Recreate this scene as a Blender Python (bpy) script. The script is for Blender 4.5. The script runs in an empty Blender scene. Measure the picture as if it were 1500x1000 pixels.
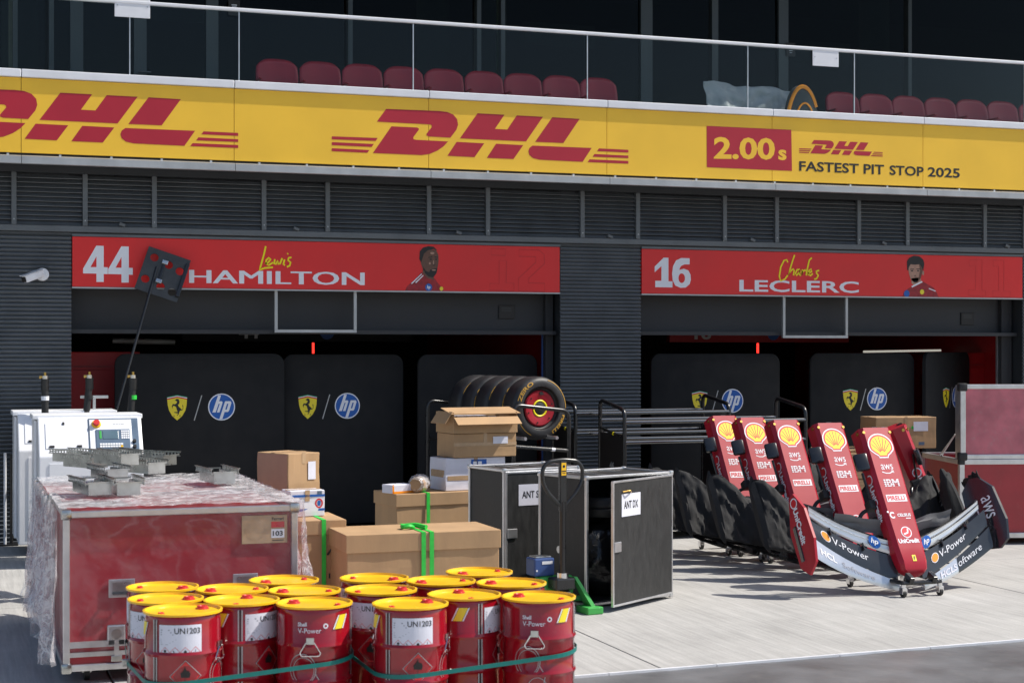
import bpy, bmesh, math, random
from mathutils import Vector, Matrix, noise
R=math.radians; PI=math.pi
random.seed(7)
scene=bpy.context.scene
col=scene.collection
# ---------------------------------------------------------------- camera, sky, sun
FP=2400.0; CH=2.2; CD=19.3; YAW=R(19.1); HY=511.0      # focal in photo pixels, camera height, distance to facade, yaw, horizon row
cam_d=bpy.data.cameras.new('camera'); cam=bpy.data.objects.new('camera',cam_d); col.objects.link(cam)
cam.location=(0,-CD,CH); cam.rotation_euler=(PI/2,0,-YAW)
cam_d.sensor_width=36; cam_d.lens=FP/1500*36; cam_d.shift_y=(HY-500)/1500
cam_d.clip_end=2000; cam_d.clip_start=.1
cam_d.dof.use_dof=True; cam_d.dof.focus_distance=18.0; cam_d.dof.aperture_fstop=4.5
scene.camera=cam
SUN_EL=R(50); SUN_T=R(12)                               # elevation; angle in front of the facade plane, from the right
sv=Vector((math.cos(SUN_EL)*math.cos(SUN_T),-math.cos(SUN_EL)*math.sin(SUN_T),math.sin(SUN_EL)))
w=bpy.data.worlds.new('World'); scene.world=w; w.use_nodes=True
nt=w.node_tree; sky=nt.nodes.new('ShaderNodeTexSky'); sky.sky_type='NISHITA'; sky.sun_disc=False
sky.sun_elevation=SUN_EL; sky.sun_rotation=PI/2+SUN_T; sky.air_density=1.0; sky.dust_density=1.5
nt.links.new(sky.outputs[0],nt.nodes['Background'].inputs[0]); nt.nodes['Background'].inputs[1].default_value=.12
sd=bpy.data.lights.new('sun','SUN'); sd.energy=4.8; sd.angle=R(.5); sd.color=(1,.95,.87)
so=bpy.data.objects.new('sun',sd); col.objects.link(so); so.rotation_euler=(-sv).to_track_quat('-Z','Y').to_euler(); so.location=(20,-8,20)
vs=scene.view_settings; vs.view_transform='Standard'; vs.look='None'; vs.exposure=0.22; vs.gamma=1; vs.use_curve_mapping=False
# ---------------------------------------------------------------- photo geometry: a pixel of the photograph to a point of the place
_fw=Vector((math.sin(YAW),math.cos(YAW),0)); _rt=Vector((math.cos(YAW),-math.sin(YAW),0)); C0=Vector((0,-CD,CH))
def ray(px,py): return _fw+_rt*((px-750)/FP)+Vector((0,0,(HY-py)/FP))
def onY(px,py,y): r=ray(px,py); return C0+r*((y+CD)/r.y)
def onZ(px,py,z=0): r=ray(px,py); return C0+r*((z-CH)/r.z)
def atZ(px,py,Z): return C0+ray(px,py)*Z
# ---------------------------------------------------------------- materials
def lin(c): return tuple(((x/12.92) if x<=.04045 else ((x+.055)/1.055)**2.4) for x in c)
def hexc(r,g,b): return lin((r/255,g/255,b/255))
def mat(name,c,rough=.5,metal=0,var=.12,scale=6,bump=0,bscale=40,spec=.5,emit=0,dirt=0,stretch=None,coat=0):
    m=bpy.data.materials.new(name); m.use_nodes=True; t=m.node_tree; b=t.nodes['Principled BSDF']
    b.inputs['Roughness'].default_value=rough; b.inputs['Metallic'].default_value=metal
    b.inputs['Specular IOR Level'].default_value=spec
    if coat: b.inputs['Coat Weight'].default_value=coat; b.inputs['Coat Roughness'].default_value=.08
    if emit: b.inputs['Emission Color'].default_value=(*c,1); b.inputs['Emission Strength'].default_value=emit
    tc=t.nodes.new('ShaderNodeTexCoord'); vec=tc.outputs['Object']
    if stretch:
        mp=t.nodes.new('ShaderNodeMapping'); mp.inputs['Scale'].default_value=stretch; t.links.new(vec,mp.inputs[0]); vec=mp.outputs[0]
    if var:
        n=t.nodes.new('ShaderNodeTexNoise'); n.inputs['Scale'].default_value=scale; n.inputs['Detail'].default_value=6; t.links.new(vec,n.inputs[0])
        mr=t.nodes.new('ShaderNodeMapRange'); mr.inputs[1].default_value=.3; mr.inputs[2].default_value=.7
        mr.inputs[3].default_value=1-var; mr.inputs[4].default_value=1+var; t.links.new(n.outputs[0],mr.inputs[0])
        mx=t.nodes.new('ShaderNodeMix'); mx.data_type='RGBA'; mx.blend_type='MULTIPLY'; mx.inputs[0].default_value=1
        mx.inputs[6].default_value=(*c,1); t.links.new(mr.outputs[0],mx.inputs[7]); out=mx.outputs[2]
        if dirt:
            n2=t.nodes.new('ShaderNodeTexNoise'); n2.inputs['Scale'].default_value=scale*3.1; n2.inputs['Detail'].default_value=9; n2.inputs['Roughness'].default_value=.7; t.links.new(vec,n2.inputs[0])
            r2=t.nodes.new('ShaderNodeMapRange'); r2.inputs[1].default_value=.55; r2.inputs[2].default_value=.8; r2.inputs[4].default_value=dirt; t.links.new(n2.outputs[0],r2.inputs[0])
            m2=t.nodes.new('ShaderNodeMix'); m2.data_type='RGBA'; t.links.new(r2.outputs[0],m2.inputs[0]); t.links.new(out,m2.inputs[6]); m2.inputs[7].default_value=(.35,.33,.3,1); out=m2.outputs[2]
        t.links.new(out,b.inputs['Base Color'])
        r3=t.nodes.new('ShaderNodeMapRange'); r3.inputs[3].default_value=max(.02,rough*.8); r3.inputs[4].default_value=min(1,rough*1.25); t.links.new(n.outputs[0],r3.inputs[0]); t.links.new(r3.outputs[0],b.inputs['Roughness'])
    else: b.inputs['Base Color'].default_value=(*c,1)
    if bump:
        n3=t.nodes.new('ShaderNodeTexNoise'); n3.inputs['Scale'].default_value=bscale; n3.inputs['Detail'].default_value=5; t.links.new(vec,n3.inputs[0])
        bp=t.nodes.new('ShaderNodeBump'); bp.inputs['Strength'].default_value=bump; bp.inputs['Distance'].default_value=.02
        t.links.new(n3.outputs[0],bp.inputs['Height']); t.links.new(bp.outputs[0],b.inputs['Normal'])
    return m
M={}
M['clad']=mat('cladding_grey',(.105,.117,.130),.34,0,.15,3,spec=.6)
M['dark']=mat('dark_steel',(.028,.032,.037),.45,0,.15,3)
M['header']=mat('door_header',(.030,.031,.035),.6,0,.15,2)
M['gutter']=mat('gutter_metal',(.42,.43,.44),.4,.5,.12,4,dirt=.15)
M['coping']=mat('coping_white',(.74,.75,.79),.4,0,.06,3)
M['yellow']=mat('sign_yellow',(.90,.535,.035),.5,0,.05,1.5)
M['dhlred']=mat('sign_crimson',(.42,.008,.028),.5,0,.05,2)
M['red']=mat('board_red',(.74,.018,.018),.45,0,.06,1.5)
M['redout']=mat('board_red_outline',(.60,.013,.015),.5,0,0)
M['white']=mat('print_white',(.80,.81,.86),.45,0,0)
M['black']=mat('print_black',(.012,.012,.014),.5,0,0)
M['ylw']=mat('print_yellow',(.85,.68,.03),.45,0,0)
M['sigy']=mat('signature_yellow',(.95,.80,.0),.45,0,0)
M['hpblue']=mat('print_blue',(.005,.10,.42),.4,0,0)
M['green']=mat('print_green',(.0,.25,.09),.4,0,0)
M['pred']=mat('print_red',(.62,.01,.02),.4,0,0)
M['orange']=mat('print_orange',(.9,.30,.01),.45,0,0)
M['skin1']=mat('print_skin_dark',(.13,.06,.038),.5,0,.15,30)
M['skin2']=mat('print_skin_light',(.42,.24,.17),.5,0,.15,30)
M['suit']=mat('print_suit',(.30,.012,.02),.5,0,.3,25)
M['hair']=mat('print_hair',(.01,.008,.008),.5,0,0)
M['screen']=mat('screen_fabric',(.0062,.0068,.0085),.8,0,.2,5,bump=.06,bscale=12)
M['room']=mat('room_dark',(.012,.012,.014),.7,0,.3,2)
M['roomred']=mat('room_red',(.42,.010,.016),.5,0,.1,2)
M['glass']=None
M['frame']=mat('window_frame',(.05,.06,.065),.4,.3,.1,3)
M['alu']=mat('aluminium',(.62,.62,.63),.32,.85,.12,9,dirt=.08)
M['steel']=mat('stainless',(.50,.51,.50),.28,1,.15,12)
M['darkchrome']=mat('dark_chrome',(.20,.205,.21),.17,1,0)
M['fine']=mat('fine_print_grey',(.30,.31,.36),.5,0,0)
M['chrome']=mat('chrome',(.75,.75,.76),.16,1,.05,12)
M['blackmetal']=mat('black_tube',(.012,.012,.013),.28,0,.15,12,spec=.6)
M['rubber']=mat('rubber',(.016,.016,.017),.55,0,.2,20)
M['tread']=mat('tyre_rubber',(.022,.022,.024),.5,0,.3,9,bump=.05,bscale=60)
M['rimred']=mat('wheel_cover_red',(.36,.008,.02),.4,0,.08,6)
M['gold']=mat('tyre_print',(.50,.27,.03),.6,0,.1,30)
M['card']=mat('cardboard',(.43,.27,.14),.8,0,.10,5,bump=.08,bscale=25,stretch=(1,1,.3))
M['cardin']=mat('cardboard_inside',(.36,.22,.12),.85,0,.1,6)
M['cardshade']=mat('cardboard_shaded',(.40,.22,.15),.8,0,.10,5)  # card tone with the shade of a carton's left face mixed in
M['tape']=mat('packing_tape',(.46,.31,.18),.25,0,.1,15)
M['paper']=mat('white_card',(.70,.70,.78),.6,0,.05,8,bump=.05)
M['wood']=mat('raw_wood',(.50,.33,.18),.75,0,.25,7,stretch=(1,8,8))
M['casered']=mat('flight_case_red',(.34,.014,.025),.38,0,.10,4,dirt=.1,coat=.3)
M['casedustlit']=mat('flight_case_lid_dusty_lit',(.50,.14,.17),.55,0,.22,5,dirt=.45)  # dusty lid; the pale pink also holds the grazing light on it
M['caseblk']=mat('flight_case_black',(.022,.022,.022),.5,0,.3,8,dirt=.12,stretch=(3,3,1))
M['machine']=mat('machine_white',(.80,.81,.84),.35,0,.04,4)
M['machgrey']=mat('machine_panel_blue_grey',(.10,.15,.22),.4,0,.1,8)
M['lcd']=mat('lcd_screen',(.10,.16,.20),.15,0,.1,8)
M['drum']=mat('drum_red',(.27,.004,.012),.14,0,.15,6,coat=.5,bump=.12,bscale=7,dirt=.06)
M['lid']=mat('drum_lid_yellow',(.93,.53,.018),.25,0,.08,8,dirt=.10,bump=.05,bscale=9)
M['bung']=mat('bung_red',(.62,.03,.03),.35,0,.1,10)
M['strap']=mat('strap_teal',(.0,.16,.14),.45,0,.1,20)
M['gstrap']=mat('strap_green',(.03,.55,.06),.5,0,.1,20)
M['nose']=mat('nose_red',(.40,.006,.022),.38,0,.05,4)
M['carbon']=mat('carbon_black',(.014,.015,.018),.22,0,.2,14,coat=.4)
M['wgrey']=mat('wing_dark_grey',(.028,.032,.038),.25,0,.1,6,coat=.6)
M['wsilver']=mat('wing_silver',(.66,.68,.72),.24,.6,.06,6)
M['fabric']=mat('cover_fabric',(.013,.013,.014),.85,0,.3,7,bump=.35,bscale=9)
M['lining']=mat('cover_lining_grey',(.16,.16,.165),.9,0,.2,7,bump=.2,bscale=9)
M['bag']=mat('black_plastic_bag',(.012,.012,.013),.2,0,.2,8,bump=.8,bscale=9)
M['jgreen']=mat('jack_green',(.05,.36,.07),.4,0,.1,8)
M['jblue']=mat('box_blue',(.03,.07,.22),.4,0,.1,8)
M['seat']=mat('seat_maroon',(.30,.012,.026),.36,0,.08,5)
M['tarp']=mat('grey_tarp',(.34,.36,.385),.5,0,.15,5,bump=.5,bscale=7)
M['red_stick']=mat('red_light',(1,.03,.02),.5,0,0,emit=2)  # red light sticks inside the garages
M['tube']=mat('lamp_tube',(1,.93,.82),.5,0,0,emit=.35)
M['board']=mat('signal_board_grey',(.045,.048,.05),.5,0,.2,10,dirt=.1)
M['camwhite']=mat('camera_white',(.78,.79,.82),.35,0,.04,10)
M['brass']=mat('brass',(.55,.36,.10),.3,1,.1,20)
M['concrete']=None; M['film']=None; M['mat']=None
def glassmat(name,tint,alpha,rough=.02):
    m=bpy.data.materials.new(name); m.use_nodes=True; t=m.node_tree; t.nodes.remove(t.nodes['Principled BSDF']); o=t.nodes['Material Output']
    tr=t.nodes.new('ShaderNodeBsdfTransparent'); tr.inputs[0].default_value=(*tint,1)
    gl=t.nodes.new('ShaderNodeBsdfGlossy'); gl.inputs['Roughness'].default_value=rough; gl.inputs[0].default_value=(.9,.95,1,1)
    fr=t.nodes.new('ShaderNodeFresnel'); fr.inputs[0].default_value=1.5
    ml=t.nodes.new('ShaderNodeMath'); ml.operation='MULTIPLY'; ml.inputs[1].default_value=alpha; t.links.new(fr.outputs[0],ml.inputs[0])
    mx=t.nodes.new('ShaderNodeMixShader'); t.links.new(ml.outputs[0],mx.inputs[0]); t.links.new(tr.outputs[0],mx.inputs[1]); t.links.new(gl.outputs[0],mx.inputs[2]); t.links.new(mx.outputs[0],o.inputs[0])
    return m
M['glass']=glassmat('tinted_glass',(.26,.31,.32),.16)
M['clear']=glassmat('clear_glass',(.90,.94,.93),.22)
def filmmat(nm,lo,hi,sc=3.5):
    m=bpy.data.materials.new(nm); m.use_nodes=True; t=m.node_tree; b=t.nodes['Principled BSDF']; o=t.nodes['Material Output']
    b.inputs['Base Color'].default_value=(.88,.86,.88,1); b.inputs['Roughness'].default_value=.12; b.inputs['Specular IOR Level'].default_value=.9
    tr=t.nodes.new('ShaderNodeBsdfTransparent'); tr.inputs[0].default_value=(.96,.95,.96,1)
    tc=t.nodes.new('ShaderNodeTexCoord'); acc=None
    for sc_,wd in ((sc,.05),(sc*2.7,.06)):
        n=t.nodes.new('ShaderNodeTexNoise'); n.inputs['Scale'].default_value=sc_; n.inputs['Detail'].default_value=3; n.inputs['Distortion'].default_value=.6; t.links.new(tc.outputs['Object'],n.inputs[0])
        k1=t.nodes.new('ShaderNodeMath'); k1.operation='SUBTRACT'; k1.inputs[1].default_value=.5; t.links.new(n.outputs[0],k1.inputs[0])
        k2=t.nodes.new('ShaderNodeMath'); k2.operation='ABSOLUTE'; t.links.new(k1.outputs[0],k2.inputs[0])
        k3=t.nodes.new('ShaderNodeMapRange'); k3.inputs[1].default_value=0; k3.inputs[2].default_value=wd; k3.inputs[3].default_value=1; k3.inputs[4].default_value=0; t.links.new(k2.outputs[0],k3.inputs[0])
        if acc: 
            k4=t.nodes.new('ShaderNodeMath'); k4.operation='MAXIMUM'; t.links.new(acc,k4.inputs[0]); t.links.new(k3.outputs[0],k4.inputs[1]); acc=k4.outputs[0]
        else: acc=k3.outputs[0]
    mr=t.nodes.new('ShaderNodeMapRange'); mr.inputs[3].default_value=lo; mr.inputs[4].default_value=hi; t.links.new(acc,mr.inputs[0])
    n2=t.nodes.new('ShaderNodeTexNoise'); n2.inputs['Scale'].default_value=9; n2.inputs['Detail'].default_value=4; t.links.new(tc.outputs['Object'],n2.inputs[0])
    bp=t.nodes.new('ShaderNodeBump'); bp.inputs['Strength'].default_value=.6; bp.inputs['Distance'].default_value=.03; t.links.new(n2.outputs[0],bp.inputs['Height']); t.links.new(bp.outputs[0],b.inputs['Normal'])
    mx=t.nodes.new('ShaderNodeMixShader'); t.links.new(mr.outputs[0],mx.inputs[0]); t.links.new(tr.outputs[0],mx.inputs[1]); t.links.new(b.outputs[0],mx.inputs[2]); t.links.new(mx.outputs[0],o.inputs[0])
    return m
M['film']=filmmat('plastic_film',.16,.52); M['filmtop']=filmmat('plastic_film_crease_glints',.36,.75); M['filmfront']=filmmat('plastic_film_taut',.02,.07,1.2)  # whitened crease lines put highlights into the colour, strongest on the top sheet
def concretemat(name,base,groove=True,streak=.35):
    m=bpy.data.materials.new(name); m.use_nodes=True; t=m.node_tree; b=t.nodes['Principled BSDF']; b.inputs['Roughness'].default_value=.85
    tc=t.nodes.new('ShaderNodeTexCoord'); 
    def nz(scale,st,det=8):
        mp=t.nodes.new('ShaderNodeMapping'); mp.inputs['Scale'].default_value=st; t.links.new(tc.outputs['Object'],mp.inputs[0])
        n=t.nodes.new('ShaderNodeTexNoise'); n.inputs['Scale'].default_value=scale; n.inputs['Detail'].default_value=det; n.inputs['Roughness'].default_value=.65; t.links.new(mp.outputs[0],n.inputs[0]); return n.outputs[0]
    a=nz(1.2,(1,1,1)); s=nz(9,(3,.12,1)); g=nz(60,(1,1,1),4)
    def rng(x,lo,hi,i0=.3,i1=.7):
        r=t.nodes.new('ShaderNodeMapRange'); r.inputs[1].default_value=i0; r.inputs[2].default_value=i1; r.inputs[3].default_value=lo; r.inputs[4].default_value=hi; t.links.new(x,r.inputs[0]); return r.outputs[0]
    def mul(x,y):
        k=t.nodes.new('ShaderNodeMath'); k.operation='MULTIPLY'; t.links.new(x,k.inputs[0]); t.links.new(y,k.inputs[1]); return k.outputs[0]
    v=mul(mul(rng(a,.84,1.1),rng(s,1-streak,1.1)),rng(g,.9,1.08))
    mx=t.nodes.new('ShaderNodeMix'); mx.data_type='RGBA'; mx.blend_type='MULTIPLY'; mx.inputs[0].default_value=1; mx.inputs[6].default_value=(*base,1); t.links.new(v,mx.inputs[7]); t.links.new(mx.outputs[2],b.inputs['Base Color'])
    bp=t.nodes.new('ShaderNodeBump'); bp.inputs['Strength'].default_value=.35; bp.inputs['Distance'].default_value=.01; t.links.new(s,bp.inputs['Height']); t.links.new(bp.outputs[0],b.inputs['Normal'])
    return m
M['concrete']=concretemat('concrete',(.43,.42,.40),streak=.22)
M['joint']=mat('joint_filler',(.12,.115,.11),.9,0,.2,5)
M['mat']=mat('ground_sheet_black',(.13,.132,.138),.42,0,.3,2,bump=.5,bscale=4,dirt=.25)
M['edge']=mat('edge_tape',(.72,.73,.76),.5,0,.1,6)
# ---------------------------------------------------------------- mesh helpers
class MB:
    def __init__(s): s.bm=bmesh.new()
    def _add(s,verts,faces,mx=None):
        vs_=[s.bm.verts.new((mx@Vector(v)) if mx else v) for v in verts]
        for f in faces:
            try: s.bm.faces.new([vs_[i] for i in f])
            except ValueError: pass
        return s
    def box(s,c,d,rot=None,bev=0):
        x,y,z=d[0]/2,d[1]/2,d[2]/2
        v=[(-x,-y,-z),(x,-y,-z),(x,y,-z),(-x,y,-z),(-x,-y,z),(x,-y,z),(x,y,z),(-x,y,z)]
        f=[(0,3,2,1),(4,5,6,7),(0,1,5,4),(1,2,6,5),(2,3,7,6),(3,0,4,7)]
        mx=Matrix.Translation(c)@(rot.to_4x4() if rot else Matrix.Identity(4))
        if bev:
            b=bmesh.new(); vv=[b.verts.new(p) for p in v]
            for q in f: b.faces.new([vv[i] for i in q])
            bmesh.ops.bevel(b,geom=list(b.edges),offset=bev,segments=2,profile=.5,affect='EDGES')
            b.verts.index_update(); return s._add([p.co[:] for p in b.verts],[[q.index for q in k.verts] for k in b.faces],mx)
        return s._add(v,f,mx)
    def bb(s,a,b,bev=0): return s.box([(a[i]+b[i])/2 for i in range(3)],[abs(b[i]-a[i]) for i in range(3)],None,bev)
    def loft(s,rings,cap=True,closed=True):
        n=len(rings[0]); v=[p for r in rings for p in r]; f=[]
        for i in range(len(rings)-1):
            for j in range(n if closed else n-1):
                k=(j+1)%n; f.append((i*n+j,i*n+k,(i+1)*n+k,(i+1)*n+j))
        if cap and closed: f.append(tuple(range(n))[::-1]); f.append(tuple(range((len(rings)-1)*n,len(rings)*n)))
        return s._add(v,f)
    def cyl(s,p0,p1,r0,r1=None,seg=14):
        p0=Vector(p0); p1=Vector(p1); r1=r0 if r1 is None else r1
        q=(p1-p0).to_track_quat('Z','Y'); rings=[]
        for p,r in ((p0,r0),(p1,r1)): rings.append([p+q@Vector((r*math.cos(2*PI*i/seg),r*math.sin(2*PI*i/seg),0)) for i in range(seg)])
        return s.loft(rings)
    def tube(s,path,r,seg=10,fillet=0):
        P=[Vector(p) for p in path]
        if fillet:
            Q=[P[0]]
            for i in range(1,len(P)-1):
                a=(P[i-1]-P[i]); b=(P[i+1]-P[i]); d=min(fillet,a.length*.45,b.length*.45); A=P[i]+a.normalized()*d; B=P[i]+b.normalized()*d
                for k in range(6): t=k/5; Q.append(A*(1-t)**2+P[i]*2*t*(1-t)+B*t*t)
            P=Q+[P[-1]]
        rings=[]; up=None
        for i,p in enumerate(P):
            t=((P[min(i+1,len(P)-1)]-P[max(i-1,0)])).normalized()
            if up is None: up=t.orthogonal().normalized()
            up=(up-t*up.dot(t)).normalized(); b=t.cross(up)
            rings.append([p+(up*math.cos(2*PI*k/seg)+b*math.sin(2*PI*k/seg))*r for k in range(seg)])
        return s.loft(rings)
    def lathe(s,prof,seg=28,axis='Z',mx=None):
        v=[];f=[];n=len(prof)
        for i in range(seg):
            a=2*PI*i/seg
            for r,z in prof: v.append((r*math.cos(a),r*math.sin(a),z))
        for i in range(seg):
            k=(i+1)%seg
            for j in range(n-1): f.append((i*n+j,k*n+j,k*n+j+1,i*n+j+1))
        return s._add(v,f,mx)
    def grid(s,fn,nu,nv):
        v=[fn(i/nu,j/nv) for i in range(nu+1) for j in range(nv+1)]
        return s._add(v,[(i*(nv+1)+j,(i+1)*(nv+1)+j,(i+1)*(nv+1)+j+1,i*(nv+1)+j+1) for i in range(nu) for j in range(nv)])
    def build(s,name,m,parent=None,smooth=False,solid=0,subsurf=0):
        bmesh.ops.remove_doubles(s.bm,verts=s.bm.verts,dist=1e-5)
        bmesh.ops.recalc_face_normals(s.bm,faces=s.bm.faces)
        me=bpy.data.meshes.new(name); s.bm.to_mesh(me); s.bm.free()
        o=bpy.data.objects.new(name,me); col.objects.link(o); me.materials.append(M[m] if isinstance(m,str) else m)
        if smooth:
            me.polygons.foreach_set('use_smooth',[True]*len(me.polygons)); me.set_sharp_from_angle(angle=R(38))
        if solid: md=o.modifiers.new('solid','SOLIDIFY'); md.thickness=solid; md.offset=0
        if subsurf: md=o.modifiers.new('sub','SUBSURF'); md.levels=subsurf; md.render_levels=subsurf
        if parent: o.parent=parent
        return o
def tag(o,label,cat,group=None,kind=None):
    if label: o['label']=label
    if cat: o['category']=cat
    if group: o['group']=group
    if kind: o['kind']=kind
    return o
def thing(name,label,cat,loc=(0,0,0),rz=0,group=None):
    o=bpy.data.objects.new(name,None); col.objects.link(o); o.location=loc; o.rotation_euler=(0,0,rz); o.empty_display_size=.2
    return tag(o,label,cat,group)
def copy_tree(o,parent=None):
    c=o.copy(); col.objects.link(c); c.parent=parent
    for ch in o.children: copy_tree(ch,c)
    return c
# ---- flat print: polygons and lettering on a plane (origin o, axes u right, v up)
_tc={}
def text2d(s,bold=0,shear=0):
    if any(c in s for c in 'MWw'): bold=0
    k=(s,bold,shear)
    if k not in _tc:
        cu=bpy.data.curves.new('t','FONT'); cu.body=s; cu.size=1; cu.offset=bold; cu.shear=shear; cu.resolution_u=3
        ob=bpy.data.objects.new('t',cu); col.objects.link(ob); dg=bpy.context.evaluated_depsgraph_get(); me=bpy.data.meshes.new_from_object(ob.evaluated_get(dg))
        V=[(v.co.x,v.co.y) for v in me.vertices]; F=[tuple(p.vertices) for p in me.polygons]
        bpy.data.objects.remove(ob); bpy.data.curves.remove(cu); bpy.data.meshes.remove(me)
        x0=min(v[0] for v in V); y0=min(v[1] for v in V); x1=max(v[0] for v in V); y1=max(v[1] for v in V)
        _tc[k]=([((x-x0)/(x1-x0),(y-y0)/(y1-y0)) for x,y in V],F,(x1-x0)/(y1-y0))
    return _tc[k]
class Flat:
    def __init__(s): s.v=[]; s.f=[]
    def poly(s,pts): n=len(s.v); s.v+=[tuple(p) for p in pts]; s.f.append(tuple(range(n,n+len(pts)))); return s
    def rect(s,x0,y0,x1,y1): return s.poly([(x0,y0),(x1,y0),(x1,y1),(x0,y1)])
    def circ(s,x,y,r,ry=None,n=28): ry=ry or r; return s.poly([(x+r*math.cos(2*PI*i/n),y+ry*math.sin(2*PI*i/n)) for i in range(n)])
    def stroke(s,pts,w,closed=False):
        P=[Vector(p) for p in pts]; n=len(P); L=[]
        for i in range(n):
            a=P[(i-1)%n] if (closed or i>0) else P[i]; b=P[(i+1)%n] if (closed or i<n-1) else P[i]
            t=(b-a); t=t.normalized() if t.length>1e-9 else Vector((1,0)); q=Vector((-t.y,t.x))*w/2; L.append((P[i]+q,P[i]-q))
        for i in range(n if closed else n-1):
            k=(i+1)%n; s.poly([L[i][0],L[i][1],L[k][1],L[k][0]])
        return s
    def ring(s,x,y,r,w,n=28,ry=None): ry=ry or r; return s.stroke([(x+r*math.cos(2*PI*i/n),y+ry*math.sin(2*PI*i/n)) for i in range(n)],w,True)
    def text(s,t,x,y,h,w=None,bold=0.012,shear=0,rot=0,align='l'):
        V,F,asp=text2d(t,bold,shear); w=w or asp*h; n=len(s.v); ox={'l':0,'c':-w/2,'r':-w}[align]; c,sn=math.cos(rot),math.sin(rot)
        for a,b in V: X=a*w+ox; Y=b*h; s.v.append((x+X*c-Y*sn,y+X*sn+Y*c))
        s.f+=[tuple(i+n for i in f) for f in F]; return s
    def put(s,name,m,parent,o,u,v,off=.003,warp=None):
        off=off*.5
        o=Vector(o); u=Vector(u).normalized(); v=Vector(v).normalized(); n=u.cross(v)
        V=[warp(a,b,off) if warp else o+u*a+v*b+n*off for a,b in s.v]
        me=bpy.data.meshes.new(name); me.from_pydata([tuple(p) for p in V],[],s.f); me.update()
        ob=bpy.data.objects.new(name,me); col.objects.link(ob); me.materials.append(M[m]); ob.parent=parent; return ob
# ================================================================ GROUND
g=MB().bb((-120,-140,-.30),(160,120,-.06)).build('ground','concrete'); tag(g,'wide pale concrete ground around the pit lane','ground',kind='structure')
ap=MB().bb((-40,-40,-.06),(60,12,-.012)).build('pit_apron','joint'); tag(ap,'pale concrete apron in front of the garages','pavement',kind='structure')
xs=[-12.3,-7.4,-3.62,1.05,4.62+.05,9.2,13.8,18.4,23]; ysl=[-30,-24.6,-19.2,-13.8,-9.4,-4.75,0.0]
for i in range(len(xs)-1):
    for j in range(len(ysl)-1):
        MB().bb((xs[i]+.008,ysl[j]+.008,-.05),(xs[i+1]-.008,ysl[j+1]-.008,random.uniform(-.0015,.0015)),bev=.004).build('slab','concrete',ap)
# black ground sheet, right foreground
A=onZ(700,1003.5); B=onZ(1640,926.5)
d=(B-A).normalized(); nrm=Vector((d.y,-d.x,0))
if nrm.y>0: nrm=-nrm
gs=thing('ground_sheet','black protective sheet with white taped edge lying on the concrete in the right foreground','sheet',(A.x,A.y,0))
L=(B-A).length
def shf(u,v):
    p=d*(u*L)+nrm*(v*3.2); k=.012*(noise.noise(Vector((u*9,v*7,1)))+.6*noise.noise(Vector((u*25+v*14,v*5,4))))+.016
    return (p.x,p.y,max(.004,k)*(.35+.65*min(1,v*9)))
MB().grid(shf,110,40).build('sheet_surface','mat',gs,True)
k=0; x=0
while x<L-.2:
    ln=random.uniform(.75,1.0); a=d*x; b=d*min(L,x+ln-.012); e=nrm*.05
    MB().loft([[a-nrm*.006+Vector((0,0,.004)),a+e+Vector((0,0,.006)),a+e+Vector((0,0,.022)),a-nrm*.006+Vector((0,0,.016))],[b-nrm*.006+Vector((0,0,.004)),b+e+Vector((0,0,.006)),b+e+Vector((0,0,.022)),b-nrm*.006+Vector((0,0,.016))]]).build('edge_strip','edge',gs)
    x+=ln
# ================================================================ PIT BUILDING
pb=thing('pit_building','grey clad pit building with yellow sponsor fascia, balcony and two garage openings','building',(0,0,0))
def X(px,y=0): return onY(px,400,y).x
XL,XR=-6.0,30.0
g1=(1.369,7.311); g2=(8.424,14.212); ZB0,ZB1=2.903,3.481
def clad(x0,x1,z0,z1,name='cladding_panel',y=0.0,p=.0475,dep=.034):
    mb=MB(); n=int(round((z1-z0)/p)); pts=[]
    for i in range(n):
        z=z0+(z1-z0)*i/n; h=(z1-z0)/n
        pts+=[(y,z),(y-dep*.25,z+h*.12),(y-dep,z+h*.62),(y-dep*.9,z+h*.80),(y,z+h*.97)]
    pts.append((y,z1))
    mb.loft([[(x0,a,b) for a,b in pts],[(x1,a,b) for a,b in pts]],cap=False,closed=False); return mb.build(name,'clad',pb)
clad(XL,g1[0]-.006,0,3.53); clad(g1[1]+.006,g2[0]-.006,0,3.53); clad(g2[1]+.006,XR,0,3.53)
MB().bb((XL,.02,0),(g1[0]-.03,.3,4.3)).build('wall','dark',pb); MB().bb((g1[1]+.03,.02,0),(g2[0]-.03,.3,4.3)).build('wall','dark',pb); MB().bb((g2[1]+.03,.02,0),(XR,.3,4.3)).build('wall','dark',pb)
MB().bb((g1[0]-.03,.06,2.92),(g1[1]+.03,.3,4.3)).build('wall','dark',pb); MB().bb((g2[0]-.03,.06,2.92),(g2[1]+.03,.3,4.3)).build('wall','dark',pb)
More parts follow.
